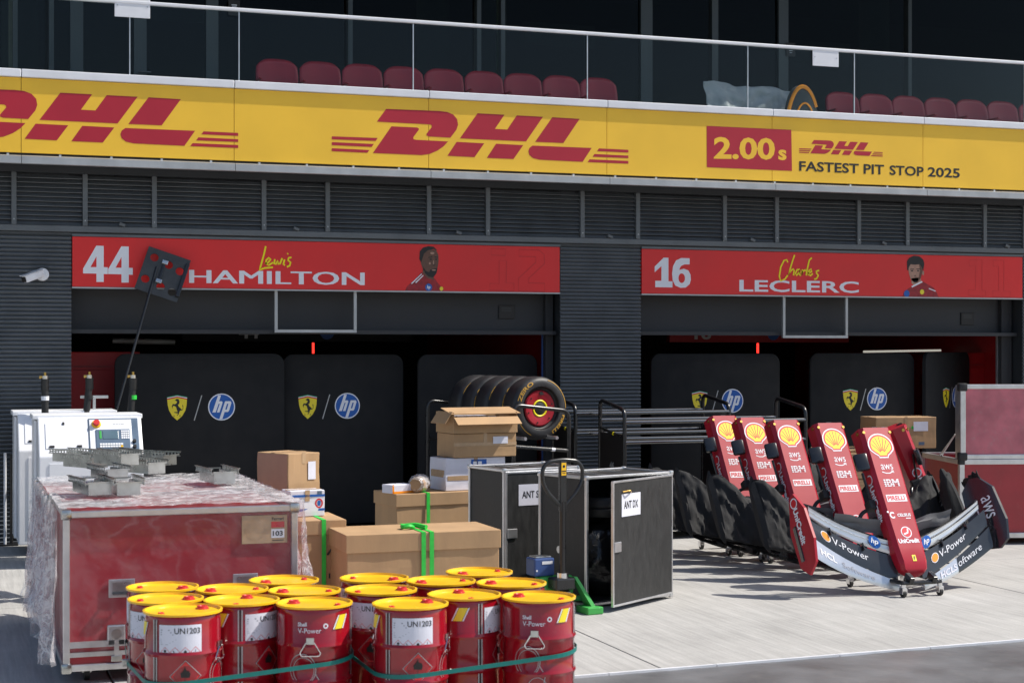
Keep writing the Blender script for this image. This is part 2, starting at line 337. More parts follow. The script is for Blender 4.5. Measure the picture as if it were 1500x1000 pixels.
# rail below the louvres, brackets, louvre bays with posts
MB().bb((XL,-.075,3.53),(XR,.05,3.60),bev=.006).build('louvre_rail','clad',pb)
MB().bb((XL,-.03,3.492),(XR,.04,3.527)).build('rail_lip','dark',pb)
posts=[-160,-60,20,124,225,385,478,626,712,850,931,1058,1134,1254,1325,1438,1496,1590,1690]
for i,px in enumerate(posts):
    x=onY(px,300,0).x; MB().bb((x-.028,-.085,3.60),(x+.028,-.02,4.19),bev=.004).build('louvre_post','clad',pb)
    MB().cyl((x,-.088,3.66),(x,-.084,3.66),.008).build('bolt','gutter',pb)
    if i<len(posts)-1:
        x2=onY(posts[i+1],300,0).x; mb=MB(); n=11
        for q in range(n):
            z=3.605+q*.0525; mb.loft([[(a,-.062,z+.004),(a,-.058,z-.002),(a,-.02,z+.036),(a,-.026,z+.042)] for a in (x+.03,x2-.03)])
        mb.build('louvre_panel','clad',pb)
for px in (178,432,669,890,1098,1290,1470):
    x=onY(px,340,0).x; MB().box((x,-.085,3.625),(.07,.03,.035),Matrix.Rotation(R(20),3,'Y'),.004).build('bracket','clad',pb)
MB().bb((XL,.03,3.58),(XR,.05,4.3)).build('louvre_backing','room',pb)
MB().bb((XL,-.10,4.19),(XR,.04,4.30)).build('top_beam','dark',pb)
# soffit and gutter under the fascia
mb=MB(); mb.loft([[(a,-.10,4.30),(a,-.10,4.285),(a,-.60,4.235),(a,-.60,4.25)] for a in (XL,XR)]); mb.build('soffit','dark',pb)
seams=[-300,31,343,628,889,1131,1352,1560,1760]
for i in range(len(seams)-1):
    x0=onY(seams[i],250,-.6).x+.003; x1=onY(seams[i+1],250,-.6).x-.003
    MB().bb((x0,-.6,4.347),(x1,-.50,5.166)).build('fascia_panel','yellow',pb)
    mb=MB(); prof=[(-.50,4.30),(-.66,4.312),(-.70,4.30),(-.70,4.222),(-.685,4.215),(-.60,4.235),(-.50,4.25)]
    mb.loft([[(a,y,z) for y,z in prof] for a in (x0,x1)]); mb.build('gutter','gutter',pb)
    MB().bb((x0,-.632,5.170),(x1,-.30,5.259),bev=.008).build('coping','coping',pb)
MB().bb((XL,-.58,4.30),(XR,-.52,4.345)).build('shadow_gap','room',pb)
for i in range(30):
    x=-1+i*.55; MB().bb((x-.012,-.66,4.31),(x+.012,-.60,4.332)).build('clip','alu',pb)
# sponsor lettering on the fascia
Z2=2.942
def FP2(zx,zy,ox,oy,y): 
    p=onY(ox+zx/Z2,oy+zy/Z2,y); return (p.x,p.z)
logo=[[(-41,588),(157,595),(148,608),(-41,601)],[(-41,613),(140,621),(131,634),(-41,626)],[(-41,639),(121,647),(112,659),(-41,652)],
 [(153,525),(193,470),(420,479),(455,483),(482,494),(499,514),(503,538),(496,560),(470,594),(378,589),(367,584),(367,577),(390,548),(389,541),(382,537)],
 [(136,660),(216,545),(326,550),(334,554),(334,560),(310,592),(311,600),(322,603),(460,610),(442,630),(415,649),(380,664),(345,669)],
 [(511,597),(587,489),(703,495),(662,556),(715,559),(756,498),(869,504),(796,610)],[(457,672),(497,612),(616,618),(574,678)],[(627,681),(667,620),(784,626),(742,686)],
 [(835,612),(909,506),(1027,513),(957,617)],[(1079,638),(1040,698),(855,689),(826,682),(810,668),(806,652),(811,638),(824,628)],
 [(1110,640),(1237,646),(1237,658),(1102,652)],[(1091,664),(1237,671),(1237,682),(1083,676)],[(1070,687),(1237,694),(1237,706),(1061,699)]]
YF=-.6; big=[[FP2(a,b,500,0,YF) for a,b in p] for p in logo]
def putlogo(polys,dx,dz,s,ax,az,name='sponsor_lettering'):
    F=Flat()
    for p in polys: F.poly([(ax+dx+(x-ax)*s,az+dz+(z-az)*s) for x,z in p])
    return F.put(name,'dhlred',pb,(0,YF,0),(1,0,0),(0,0,1),.003)
ax,az=FP2(1237,706,500,0,YF)
putlogo(big,0,0,1,ax,az)
p1=onY(349,197,YF); putlogo(big,p1.x-ax,0,1,ax,az)
p3=onY(1293,229.5,YF); wbig=ax-big[0][0][0]; wsm=p3.x-onY(1170.6,226,YF).x; putlogo(big,p3.x-ax,p3.z-az,wsm/wbig,ax,az)
F=Flat(); F.poly([FP2(a,b,1000,0,YF) for a,b in [(103,543),(468,560),(471,737),(104,721)]]); F.put('time_plate','dhlred',pb,(0,YF,0),(1,0,0),(0,0,1),.003)
def ftext(t,l,r,h,y,bold,name,m,par,off=.004,shear=0):
    a=onY(*l,y); b=onY(*r,y); F=Flat().text(t,0,0,h,(b-a).length,bold,shear); return F.put(name,m,par,a,(b-a),(0,0,1),off)
ftext('2.00',(1045.5,233),(1135,234.5),.28,YF,.03,'time_lettering','yellow',pb); ftext('s',(1140,234.5),(1152,235.2),.135,YF,.03,'time_lettering','yellow',pb)
for wd_,l_,r_ in (('FASTEST',(1170.6,250.5),(1258,254.4)),('PIT',(1265,254.7),(1295,256)),('STOP',(1303,256.4),(1353,258.6)),('2025',(1359,258.9),(1406,261))): ftext(wd_,l_,r_,.128,YF,.022,'slogan_lettering','black',pb)
# balcony: floor, glass balustrade, rail, glazing, columns
MB().bb((XL,-.50,4.36),(XR,4.5,4.90)).build('balcony_floor','dark',pb)
bj=[-260,-60,190,330+20,605,860,1095,1251,1500,1720]
for i in range(len(bj)-1):
    x0=onY(bj[i],60,-.47).x+.008; x1=onY(bj[i+1],60,-.47).x-.008
    MB().bb((x0,-.478,4.92),(x1,-.462,6.075)).build('balustrade_pane','clear',pb)
for px in bj[1:-1]:
    x=onY(px,60,-.47).x; MB().bb((x-.006,-.482,4.92),(x+.006,-.458,6.07)).build('pane_joint','alu',pb)
MB().bb((XL,-.50,6.075),(XR,-.44,6.115),bev=.01).build('handrail','coping',pb)
gl=[-260,-120,22,75,112,310,512,700,735,945,1045,1145,1330,1520,1700]
for i,px in enumerate(gl):
    x=onY(px,60,2.4).x; wd={112:.16,310:.16,945:.18,1145:.16,1045:.10}.get(px,.06)
    MB().bb((x-wd/2,2.34,4.9),(x+wd/2,2.46,8.2)).build('mullion','frame',pb)
    if i<len(gl)-1:
        x2=onY(gl[i+1],60,2.4).x; MB().bb((x+wd/2,2.395,4.95),(x2-.08,2.405,8.2)).build('window_pane','glass',pb)
xd=onY(205,60,2.38).x; MB().bb((xd-.08,2.33,4.9),(xd+.08,2.39,8)).build('door_stile','frame',pb)
MB().tube([(xd-.02,2.33,5.78),(xd-.02,2.27,5.78),(xd+.13,2.27,5.78)],.011).build('door_handle','chrome',pb)
MB().bb((xd-.04,2.318,5.61),(xd,2.33,5.69),bev=.01).build('lock_plate','chrome',pb)
MB().bb((XL,7,4.9),(XR,7.2,9)).build('room_back_wall','room',pb); MB().bb((XL,2.4,8.2),(XR,7.2,8.4)).build('room_ceiling','room',pb)
for px in (640,725,1290,30): 
    x=onY(px,60,3.4).x; MB().cyl((x,3.6,4.9),(x,3.6,8.2),.24,seg=24).build('column',mat('column_green_grey',(.30,.33,.27),.7) if px==640 else bpy.data.materials['column_green_grey'],pb,True)
MB().bb((XL,-.5,8.4),(XR,7.2,8.75)).build('unseen_shade_slab','dark',pb)  # unseen slab added overhead, front edge set to shade the seats but not the fascia
for px in (120,420,600,900,1230,1420):
    q_=onY(px,95,4.2); MB().bb((q_.x-.5,3.9,4.9),(q_.x+.5,4.5,5.64),bev=.02).build('interior_counter','gutter' if px%20 else 'room',pb)
for px in (260,820,1200): q_=onY(px,20,5); MB().bb((q_.x-.6,5,7.0),(q_.x+.6,5.05,7.35)).build('interior_panel','column_green_grey' in bpy.data.materials and bpy.data.materials['column_green_grey'],pb)
# plates fixed on the balcony glass
for (px0,px1,py0,py1,lb) in ((168,220,-6,24,'pale blank plate on the balcony glass above the door handle'),(1191,1229,73,96,'small pale blank plate on the balcony glass right of the dark doorway')):
    a=onY(px0,py1,-.5); b=onY(px1,py0,-.5); t=thing('glass_plate',lb,'plate',(a.x,-.485,a.z)); 
    MB().bb((0,-.008,0),(b.x-a.x,.003,b.z-a.z),bev=.002).build('plate','coping',t)
    for sx in (.03,b.x-a.x-.03): MB().cyl((sx,-.012,(b.z-a.z)/2),(sx,-.008,(b.z-a.z)/2),.008).build('screw','steel',t)
for (px,py,lb) in ((343,12,'small dark notice on the balcony glazing near the left red seats'),(1158,73,'small dark notice beside the balcony doorway')):
    p=onY(px,py,2.33); t=thing('door_notice',lb,'notice',(p.x,2.33,p.z)); MB().bb((-.075,-.01,-.10),(.075,0,.10)).build('plate','hair',t)
    F=Flat().rect(-.035,.03,.035,.042).rect(-.03,.012,.03,.02).rect(-.03,-.02,.03,-.012).rect(-.02,-.05,.02,-.045); F.put('printed_lines','white',t,(0,-.01,0),(1,0,0),(0,0,1),.002)
# garage interiors and heads
for gi,(a,b) in enumerate((g1,g2)):
    MB().bb((a,.30,2.42),(b-.02,.34,2.90)).build('door_header','header',pb)
    MB().bb((a,.10,2.38),(b,.36,2.425)).build('header_lip','header',pb)
    jx=onY(796 if gi==0 else 1462,600,.3).x
    MB().bb((jx,.22,0),(b,.34,2.9)).build('door_jamb','header',pb)
    MB().bb((a-.4,7,0),(b+.4,7.1,3.2)).build('garage_back_wall','room',pb); MB().bb((a-.4,.34,0),(a-.3,7,3.2)).build('garage_side_wall','roomred',pb); MB().bb((b+.3,.34,0),(b+.4,7,3.2)).build('garage_side_wall','roomred',pb)
    MB().bb((a-.4,.3,3.1),(b+.4,7,3.2)).build('garage_ceiling','room',pb)
    MB().bb((a-.4,.36,.0),(b+.4,7,.006)).build('garage_floor','room',pb)
    MB().bb((jx-.02,.30,0),(jx-.004,.33,2.38)).build('guide_rail','jblue' if gi==0 else 'alu',pb)
    # overhead gantry banner deep inside
    bn=MB().bb((a+1.6,2.6,2.30),(b-1.2,2.7,2.62)).build('gantry_banner','roomred' if gi==1 else 'room',pb)
    F=Flat().text(('44','16')[gi],a+(2.35 if gi==0 else 2.0),2.34,.17,.27,.03); F.put('gantry_number','gutter',bn,(0,2.6,0),(1,0,0),(0,0,1),.004)
    cx=a+(3.55 if gi==0 else 3.3); F=Flat().circ(cx,2.43,.10); F.put('roundel','hpblue',bn,(0,2.6,0),(1,0,0),(0,0,1),.004)
p=onY(459,510,.9); MB().bb((p.x-.012,.9,p.z-.065),(p.x+.012,.92,p.z+.07)).build('signal_light','red_stick',pb)
p=onY(1110.5,510,.9); MB().bb((p.x-.012,.9,p.z-.065),(p.x+.012,.92,p.z+.07)).build('signal_light','red_stick',pb)
a=onY(165,499,1.6); b=onY(256,501,1.6); MB().cyl(a,b,.035).build('lamp_tube','gutter',pb)
a=onY(1265,515,2.2); b=onY(1378,513,2.2); MB().cyl(a,b,.016).build('lamp_tube','tube',pb)
# red cabinets seen inside the garages
def cabinet(px0,px1,y,h,lb):
    a=onY(px0,600,y); b=onY(px1,600,y); t=thing('garage_cabinet',lb,'cabinet',(a.x,y,0.006)); wd=b.x-a.x
    MB().bb((0,0,0),(wd,.6,h),bev=.01).build('carcass','roomred',t); MB().bb((0,-.012,h-.19),(wd,0,h-.17)).build('trim_line','suit',t); MB().bb((.02,-.015,.05),(wd-.02,0,h-.22),bev=.005).build('door','roomred',t)
cabinet(100,205,1.2,2.16,'dark red cabinet just inside the left edge of the left garage'); cabinet(1395,1475,1.3,2.14,'dark red cabinet inside the right end of the right garage')
# ================================================================ NAME BOARDS
def nameboard(a,b,lb,num):
    t=thing('name_board',lb,'sign',(a,0,ZB0)); w_=b-a
    MB().bb((.004,-.035,.006),(w_-.004,.055,ZB1-ZB0),bev=.004).build('board_panel','red',t); MB().bb((0,-.05,ZB1-ZB0+.002),(w_,.05,ZB1-ZB0+.03)).build('top_flashing','clad',t); MB().bb((0,-.04,-.012),(w_,.05,.004)).build('bottom_edge','gutter',t)
    return t
YN=-.035
def npt(zx,zy,ox,oy,sc=Z2): p=onY(ox+zx/sc,oy+zy/sc,YN); return (p.x,p.z)
def nput(F,name,m,t,off=.003): 
    o=F.put(name,m,t,(0,YN,0),(1,0,0),(0,0,1),off); 
    for v in o.data.vertices: v.co.x-=t.location.x; v.co.z-=t.location.z
    return o
b1=nameboard(*g1,'red garage name board with white number 44 and driver name over left garage',44)
b2=nameboard(*g2,'red garage name board with white number 16 and driver name over right garage',16)
S7=5.26
four=[(640,860),(742,683),(799,685),(799,848),(830,850),(830,902),(799,901),(799,962),(743,962),(743,898),(640,896)]; hole=[(697,848),(743,765),(743,848)]
F=Flat(); F.poly([npt(x,y,0,230,S7) for x,y in four]).poly([npt(x+193,y+5,0,230,S7) for x,y in four]); nput(F,'number','white',b1)
nput(Flat().poly([npt(x,y,0,230,S7) for x,y in hole]),'number_counter','red',b1,.005); nput(Flat().poly([npt(x+193,y+5,0,230,S7) for x,y in hole]),'number_counter','red',b1,.005)
F=Flat(); F.poly([npt(x,y,800,250,S7) for x,y in [(836,738),(905,670),(942,671),(942,852),(973,852),(973,899),(840,897),(840,848),(888,848),(888,735),(836,782)]])
F.poly([npt(x,y,800,250,S7) for x,y in [(1105,675),(1105,722),(1065,722),(1037,735),(1024,765),(1060,755),(1095,768),(1112,800),(1115,840),(1105,875),(1075,900),(1035,902),(995,885),(975,845),(970,790),(978,735),(1000,692),(1040,673)]]); nput(F,'number','white',b2)
cx,cz=npt(1044,828,800,250,S7); nput(Flat().circ(cx,cz,.046,.062),'number_counter','red',b2,.005)
def ntext(t,l,r,h,bold,par,nm='name_lettering',off=.003):
    a=onY(*l,YN); b=onY(*r,YN); nput(Flat().text(t,a.x,a.z,h,b.x-a.x,bold),nm,'white',par,off)
ntext('HAMILTON',(277,414.5),(532,416),.155,.0,b1); ntext('HAMILTON',(279.2,414.5),(534.2,416),.155,.0,b1,off=.0045); ntext('LECLERC',(1083,427),(1258,427),.155,.02,b2)
def sign(strokes,ox,oy,t,wd):
    F=Flat()
    for s_ in strokes: F.stroke([npt(x,y,ox,oy) for x,y in s_],wd)
    nput(F,'signature','sigy',t,.007)
sign([[(1145,90),(1136,130),(1122,180),(1116,193),(1140,184),(1176,181)],[(1142,166),(1158,158),(1166,146),(1158,140),(1147,150),(1146,166),(1158,172),(1176,160)],[(1184,146),(1181,166),(1188,168),(1197,152),(1199,168),(1206,166),(1216,142)],[(1226,147),(1221,168),(1228,172)],[(1238,124),(1242,121)],[(1256,138),(1243,141),(1241,150),(1252,160),(1248,174),(1236,179)]],0,330,b1,.021)
sign([[(452,160),(448,148),(436,152),(422,180),(416,220),(422,240),(440,232),(452,215)],[(482,128),(474,150),(462,190),(456,216),(466,195),(476,188),(480,196),(477,216)],[(504,190),(492,192),(486,206),(490,216),(500,205),(505,192),(503,214),(510,216)],[(516,190),(513,214),(518,198),(528,192),(530,198)],[(556,140),(545,150),(534,200),(532,216)],[(540,208),(556,198),(553,188),(543,196),(541,212),(550,217),(560,208)],[(588,194),(575,198),(576,206),(584,216),(576,230),(566,232)]],1000,330,b2,.022)
def portrait(t,ox,parts_):
    for nm,m,polys,off in parts_:
        F=Flat()
        for p in polys: F.poly([npt(x,y,ox,330) for x,y in p])
        nput(F,nm,m,t,off)
def ell(cx,cy,rx,ry,n=18): return [(cx+rx*math.cos(2*PI*i/n),cy+ry*math.sin(2*PI*i/n)) for i in range(n)]
portrait(b1,500,[('portrait_suit','suit',[[(273,283),(284,262),(310,240),(345,202),(372,212),(405,232),(412,245),(428,262),(442,285)]],.003),
 ('portrait_face','skin1',[[(348,122),(372,104),(408,106),(418,128),(419,152),(416,175),(410,200),(396,222),(375,216),(352,190),(343,165),(340,148)],[(352,185),(380,215),(398,224),(400,236),(372,228),(350,206)]],.005),
 ('portrait_hair','hair',[[(336,146),(338,112),(352,96),(375,90),(398,93),(413,108),(396,103),(372,108),(356,122),(350,140),(344,160)],[(352,176),(362,196),(378,202),(384,190),(398,188),(410,184),(414,186),(410,206),(396,225),(376,221),(360,206)],[(375,137),(392,134),(392,138),(375,141)],[(401,134),(416,136),(416,140),(401,138)]],.007),
 ('portrait_features','hair',[ell(385,147,6,3),ell(408,147,5,3),ell(399,172,5,2)],.008),('portrait_highlight','skin2',[ell(392,120,9,5),ell(397,160,2.5,9),ell(381,164,4,5)],.006),('portrait_mouth','skin2',[ell(398,193,9,2.5)],.009),('portrait_collar','white',[[(300,250),(345,208),(347,211),(304,253)],[(318,246),(352,214),(354,217),(322,249)]],.0075),
 ('portrait_badge','hpblue',[ell(376,267,15,16)],.008),('portrait_badge','ylw',[ell(431,273,8,9)],.008)])
for k_,(x,y) in enumerate([(376,267)]):
    X0,Z0=npt(x,y,500,330); nput(Flat().text('hp',X0-.022,Z0-.03,.055,.045,.03,.2),'badge_lettering','white',b1,.010)
portrait(b2,1000,[('portrait_suit','suit',[[(945,309),(952,292),(968,275),(1000,258),(1030,240),(1052,252),(1080,268),(1095,290),(1103,310)]],.003),
 ('portrait_face','skin2',[[(972,170),(985,158),(1020,158),(1032,172),(1033,200),(1026,228),(1010,246),(998,246),(982,232),(974,205)],[(985,228),(1024,225),(1030,245),(1002,262),(986,250)],ell(1036,205,4,10)],.005),
 ('portrait_hair','hair',[[(967,192),(966,155),(976,140),(996,131),(1020,134),(1036,148),(1041,165),(1036,197),(1030,180),(1020,168),(1000,170),(982,168),(974,180),(972,196)],[(980,188),(996,187),(996,190),(980,191)],[(1006,187),(1022,186),(1022,189),(1006,190)],[(996,224),(1010,223.5),(1010,225),(996,225.5)],ell(1003,241,4,2)],.007),
 ('portrait_features','hair',[ell(988,196,5,2.5),ell(1014,196,5,2.5),ell(1001,217,5,1.5)],.008),('portrait_shade','skin1',[[(1018,165),(1032,172),(1033,200),(1026,228),(1012,245),(1018,220),(1022,195)]],.006),('portrait_collar','white',[[(985,262),(1030,240),(1034,245),(988,268)],[(1060,270),(1090,282),(1090,286),(1060,274)]],.0075),('portrait_badge','hpblue',[ell(965,294,12,15)],.008),('portrait_badge','ylw',[ell(1031,287,9,11)],.008)])
# tone-on-tone outlined numerals
F=Flat(); q=lambda x,y:npt(x,y,500,330)
for pl in ([(645,100),(708,102),(706,131),(646,128)],[(680,152),(712,154),(710,248),(744,250),(744,283),(640,279),(640,250),(680,251)],[(766,104),(850,106),(874,125),(876,165),(808,228),(806,248),(876,250),(876,286),(764,282),(764,228),(838,160),(838,136),(766,134)]): F.stroke([q(*p_) for p_ in pl],.012,True)
nput(F,'tonal_numeral','redout',b1)
F=Flat(); q=lambda x,y:npt(x,y,1000,330)
for pl in ([(1235,150),(1290,150),(1290,280),(1305,280),(1305,304),(1232,302),(1232,278),(1262,278),(1262,176),(1235,176)],[(1338,150),(1384,152),(1384,284),(1412,285),(1412,309),(1335,307),(1335,283),(1362,283),(1362,178),(1338,176)]): F.stroke([q(*p_) for p_ in pl],.010,True)
nput(F,'tonal_numeral','redout',b2)
# hanging frames and small signs under the boards
for (pa,pb_,pc,lb) in (((402,428),(522,428),(487),'pale metal hanging frame below left red board'),((1146,434),(1241,434),(495),'pale metal hanging frame below right red board')):
    a=onY(*pa,.05); b=onY(*pb_,.05); c=onY((pa[0]+pb_[0])/2,pc,.05); t=thing('hanging_frame',lb,'frame',(a.x,.05,c.z)); w_=b.x-a.x; h_=2.90-c.z
    MB().bb((0,-.02,.036),(.035,.02,h_)).build('upright','gutter',t); MB().bb((w_-.035,-.02,.036),(w_,.02,h_)).build('upright','gutter',t); MB().bb((0,-.02,0),(w_,.02,.034)).build('bottom_bar','gutter',t)
for (px,py,lb) in ((742,457,'small black notice on left garage door header'),(1417,467,'small black notice on right garage door header')):
    p=onY(px,py,.29); t=thing('header_notice',lb,'notice',(p.x,.297,p.z)); MB().bb((-.105,-.016,-.085),(.105,0,.085),bev=.004).build('plate','hair',t)
    F=Flat().rect(-.07,.04,.06,.052).rect(-.07,.012,.065,.024); F.put('printed_lines','board',t,(0,-.016,0),(1,0,0),(0,0,1),.002)
# ================================================================ BALCONY SEATS
def make_seat():
    r=thing('stadium_seat','x','seat')
    def back(u,v):
        x=(u-.5)*.515*(1-.10*max(0,v-.6)); k=abs(u-.5)*2; z=.36+v*.44; z-=v**3*.085*k**4+.01*k*k
        return (x,.20+.07*v-.035*k*k,z)
    MB().grid(back,14,8).build('backrest','seat',r,True,.03)
    def pan(u,v): 
        x=(u-.5)*.44; k=abs(u-.5)*2; return (x,-.22+v*.42,.40-.035*math.sin(PI*v)*(1-k*k)-.03*(1-v)**4)
    MB().grid(pan,10,8).build('seat_pan','seat',r,True,.035)
    MB().bb((-.03,-.02,0),(.03,.2,.37)).build('pedestal','frame',r); MB().bb((-.265,-.05,.5),(-.225,.2,.53),bev=.01).build('armrest','seat',r); MB().bb((-.255,.10,.0),(-.235,.16,.5)).build('armrest_post','alu',r)
    return r
seat0=make_seat(); first=True
lefts=[405,468,529.5,590,649,707.5,764.5,820.5,875]; rights=[1232,1281,1328,1375,1421,1466,1512]
names=['leftmost','second','third','fourth','fifth','sixth','seventh','eighth','ninth']
for li,(lst,side,tot) in enumerate(((lefts,'long left balcony row',9),(rights,'balcony row right of the tarp',7))):
    for i,px in enumerate(lst):
        s_=seat0 if first else copy_tree(seat0); first=False
        p=onY(px,110,.35); s_.location=(p.x,.10,4.90); s_['group']='maroon balcony seats'
        s_['label']=f'{names[i]} maroon seat from the left in the {side}'
# tarp and bag on the balcony
t0=onY(1042,140,-.1); t1=onY(1203,150,-.1)
def nz3(x,y,z): return noise.noise(Vector((x,y,z)))
def tf(u,v):
    x=t0.x+(t1.x-t0.x)*u; z=4.90+ v*(.80-.07*u+.02*math.sin(u*13)+.03*nz3(u*9,0,2)) ; y=-.12+.25*v+.05*noise.noise(Vector((u*9,v*6,0)))+.03*abs(noise.noise(Vector((u*22,v*9,3))))
    return (x,y,z)
tp=MB().grid(tf,70,24).build('tarpaulin','tarp',None,True,.006); tag(tp,'grey blue tarpaulin hung over the seats behind the balcony glass','tarp')
p=onY(1174,160,-.3); bg=thing('backpack','dark grey domed bag with orange trim standing in front of the balcony tarpaulin','bag',(p.x,-.28,4.90))
def dome(rx,ry,h,y0=0):
    def f_(u,v): a=PI*u; e=(v)*PI/2; return (-rx*math.cos(a)*math.cos(e)**.7,y0-ry*math.sin(a)*math.cos(e)**.7,h*math.sin(e))
    return f_
MB().grid(dome(.27,.13,.74),22,10).build('shell','board',bg,True)
mb=MB(); mb.tube([(-.25*math.cos(a),-.06,.72*math.sin(a)) for a in [PI*(.12+.66*i/14) for i in range(15)]],.026,8); mb.build('orange_trim','orange',bg,True)
mb=MB(); mb.tube([(-.17*math.cos(a),-.115,.50*math.sin(a)) for a in [PI*i/14 for i in range(15)]],.012,6); mb.build('orange_piping','orange',bg,True)
MB().grid(dome(.17,.06,.48,-.075),14,8).build('pocket','machgrey',bg,True)
# ================================================================ PRIVACY SCREENS
HORSE=[(280,280),(310,255),(340,260),(357,300),(350,340),(330,350),(345,385),(365,400),(385,425),(400,430),(410,400),(400,370),(405,345),(415,375),(415,415),(400,440),(365,445),(350,475),(345,500),(325,525),(315,520),(335,490),(270,478),(270,468),(325,465),(310,420),(300,385),(265,365),(245,385),(255,415),(245,405),(232,375),(250,335),(275,345),(305,330),(318,300),(300,290)]
def shield(parent,o,u,v,h,off=.003):
    k=h/410.; m=lambda x,y:((x-318)*k,(400-y)*k)
    body=[(160,225),(318,192),(474,225),(474,260),(468,360),(450,440),(400,530),(318,602),(240,530),(190,440),(170,360),(160,260)]
    Flat().poly([m(*p) for p in body]).put('shield','ylw',parent,o,u,v,off)
    for (a,b,c) in ((0,14,'green'),(14,26,'white'),(26,46,'pred')): Flat().poly([m(158,225+a),(m(318,192+a)),m(476,225+a),m(476,225+b),m(318,192+b),m(158,225+b)]).put('shield_band',c,parent,o,u,v,off+.001)
    Flat().poly([m(*p) for p in HORSE]).text('S',*m(258,545),26*k,22*k).text('F',*m(355,545),26*k,22*k).put('shield_horse','black',parent,o,u,v,off+.001)
def roundel(parent,o,u,v,r,off=.003,rim=True):
    if rim: Flat().circ(0,0,r).put('roundel_rim','white',parent,o,u,v,off)
    Flat().circ(0,0,r*.92).put('roundel','hpblue',parent,o,u,v,off+.001)
    k=r/212.; F=Flat(); m=lambda x,y:((x-1005)*k,(390-y)*k)
    F.poly([m(*p) for p in [(950,206),(996,206),(966,300),(1010,300),(1022,318),(972,475),(930,475),(975,340),(958,340),(912,475),(860,475)]])
    F.poly([m(*p) for p in [(1060,300),(1145,300),(1160,325),(1122,452),(1105,470),(1052,470),(1016,580),(970,580)]]); F.put('roundel_lettering','white',parent,o,u,v,off+.002)
    Flat().poly([m(*p) for p in [(1090,340),(1112,340),(1086,432),(1062,432)]]).put('roundel_counter','hpblue',parent,o,u,v,off+.003)
def screen(px0,px1,pyt,y,lb,logos=(),rz=0,y1=None,rc=.13):
    a=onY(px0,pyt,y); b=onY(px1,pyt,y if y1 is None else y1); t=thing('privacy_screen',lb,'screen',(a.x,a.y,0.006),math.atan2(b.y-a.y,b.x-a.x),'black rounded privacy screens in the garages')
    w_=math.hypot(b.x-a.x,b.y-a.y); h=a.z-.006; pr=[(0,.03),(w_,.03)]
    for cx,cz,s0 in ((w_-rc,h-rc,0),(rc,h-rc,PI/2)):
        for i in range(7): an=s0+PI/2*i/6; pr.append((cx+rc*math.cos(an),cz+rc*math.sin(an)))
    n=len(pr); mb=MB(); cx,cz=w_/2,h/2
    def ins(p,d): return (p[0]+(d if p[0]<cx else -d),p[1]+(d if p[1]<cz else -d))
    mb.loft([[(p[0],y_,p[1]) for p in [ins(q_,dd) for q_ in pr]] for y_,dd in ((-.03,.02),(-.02,.0),(.03,.0),(.04,.02))]); mb.build('panel','screen',t,True)
    for sx in (.15,w_-.15): MB().bb((sx-.03,-.25,0),(sx+.03,.25,.03)).build('foot','blackmetal',t)
    for (kind,px,py,s_) in logos:
        p=onY(px,py,y); dd=(p.x-a.x)/math.cos(t.rotation_euler.z) if y1 is None else w_*(px-px0)/(px1-px0); z=2.2-(py-HY)/FP*((a+b)/2-C0).dot(_fw)-.006
        if kind=='s': shield(t,(dd,-.03,z),(1,0,0),(0,0,1),s_,.002)
        elif kind=='h': roundel(t,(dd,-.03,z),(1,0,0),(0,0,1),s_,.002)
        else: Flat().stroke([(-.045,-.15),(.045,.15)],.012).put('slash','gutter',t,(dd,-.03,z),(1,0,0),(0,0,1),.002)
screen(168,416,518,.50,'wide black privacy screen with shield and roundel at left of left garage',[('s',259,596.5,.305),('/',289.5,597,0),('h',324,596,.162)])
screen(414,590,519,.62,'black privacy screen with shield and roundel in middle of left garage',[('s',450,595,.30),('/',477,595,0),('h',508,594,.16)])
screen(612,786,519,.45,'plain black privacy screen behind the row of tyres')
screen(953,1141,518,.45,'black privacy screen behind the silver tyre rails with logos partly hidden',[('s',1023.5,588,.29),('/',1046,588,0),('h',1071.5,587,.16)])
screen(1186,1338,517,.55,'black privacy screen with shield and roundel in middle of right garage',[('s',1244,585,.30),('/',1262.5,585,0),('h',1283,584,.158)])
screen(1354,1418,516,.35,'narrow turned black privacy screen at right end of right garage',[('s',1382,582,.29),('/',1389,582,0),('h',1397,582,.155)],y1=1.25)
# ================================================================ WALL CAMERA
p=onY(62,402,-.05); t=thing('security_camera','white bullet security camera on the grey cladding left of the number 44','camera',(p.x,-.02,p.z))
MB().bb((-.05,-.03,-.06),(.05,.02,.07),bev=.008).build('back_box','dark',t); MB().cyl((0,-.03,0),(0,-.075,0),.075,.07,24).build('mount_base','camwhite',t,True)
MB().tube([(0,-.07,0),(-.02,-.13,-.01),(-.06,-.16,-.02)],.028,12,.03).build('mount_arm','camwhite',t,True)
ax_=Vector((-.78,-.55,-.32)).normalized(); q=ax_.to_track_quat('Y','Z').to_matrix()
MB().box(Vector((-.06,-.17,-.01))+ax_*.06,(.085,.26,.08),q,.018).build('body','camwhite',t,True); MB().box(Vector((-.06,-.17,-.01))+ax_*.195,(.062,.012,.058),q,.01).build('lens_window','hair',t)
MB().box(Vector((-.06,-.17,.037))+ax_*.08,(.10,.28,.008),q,.003).build('sun_shield','camwhite',t)
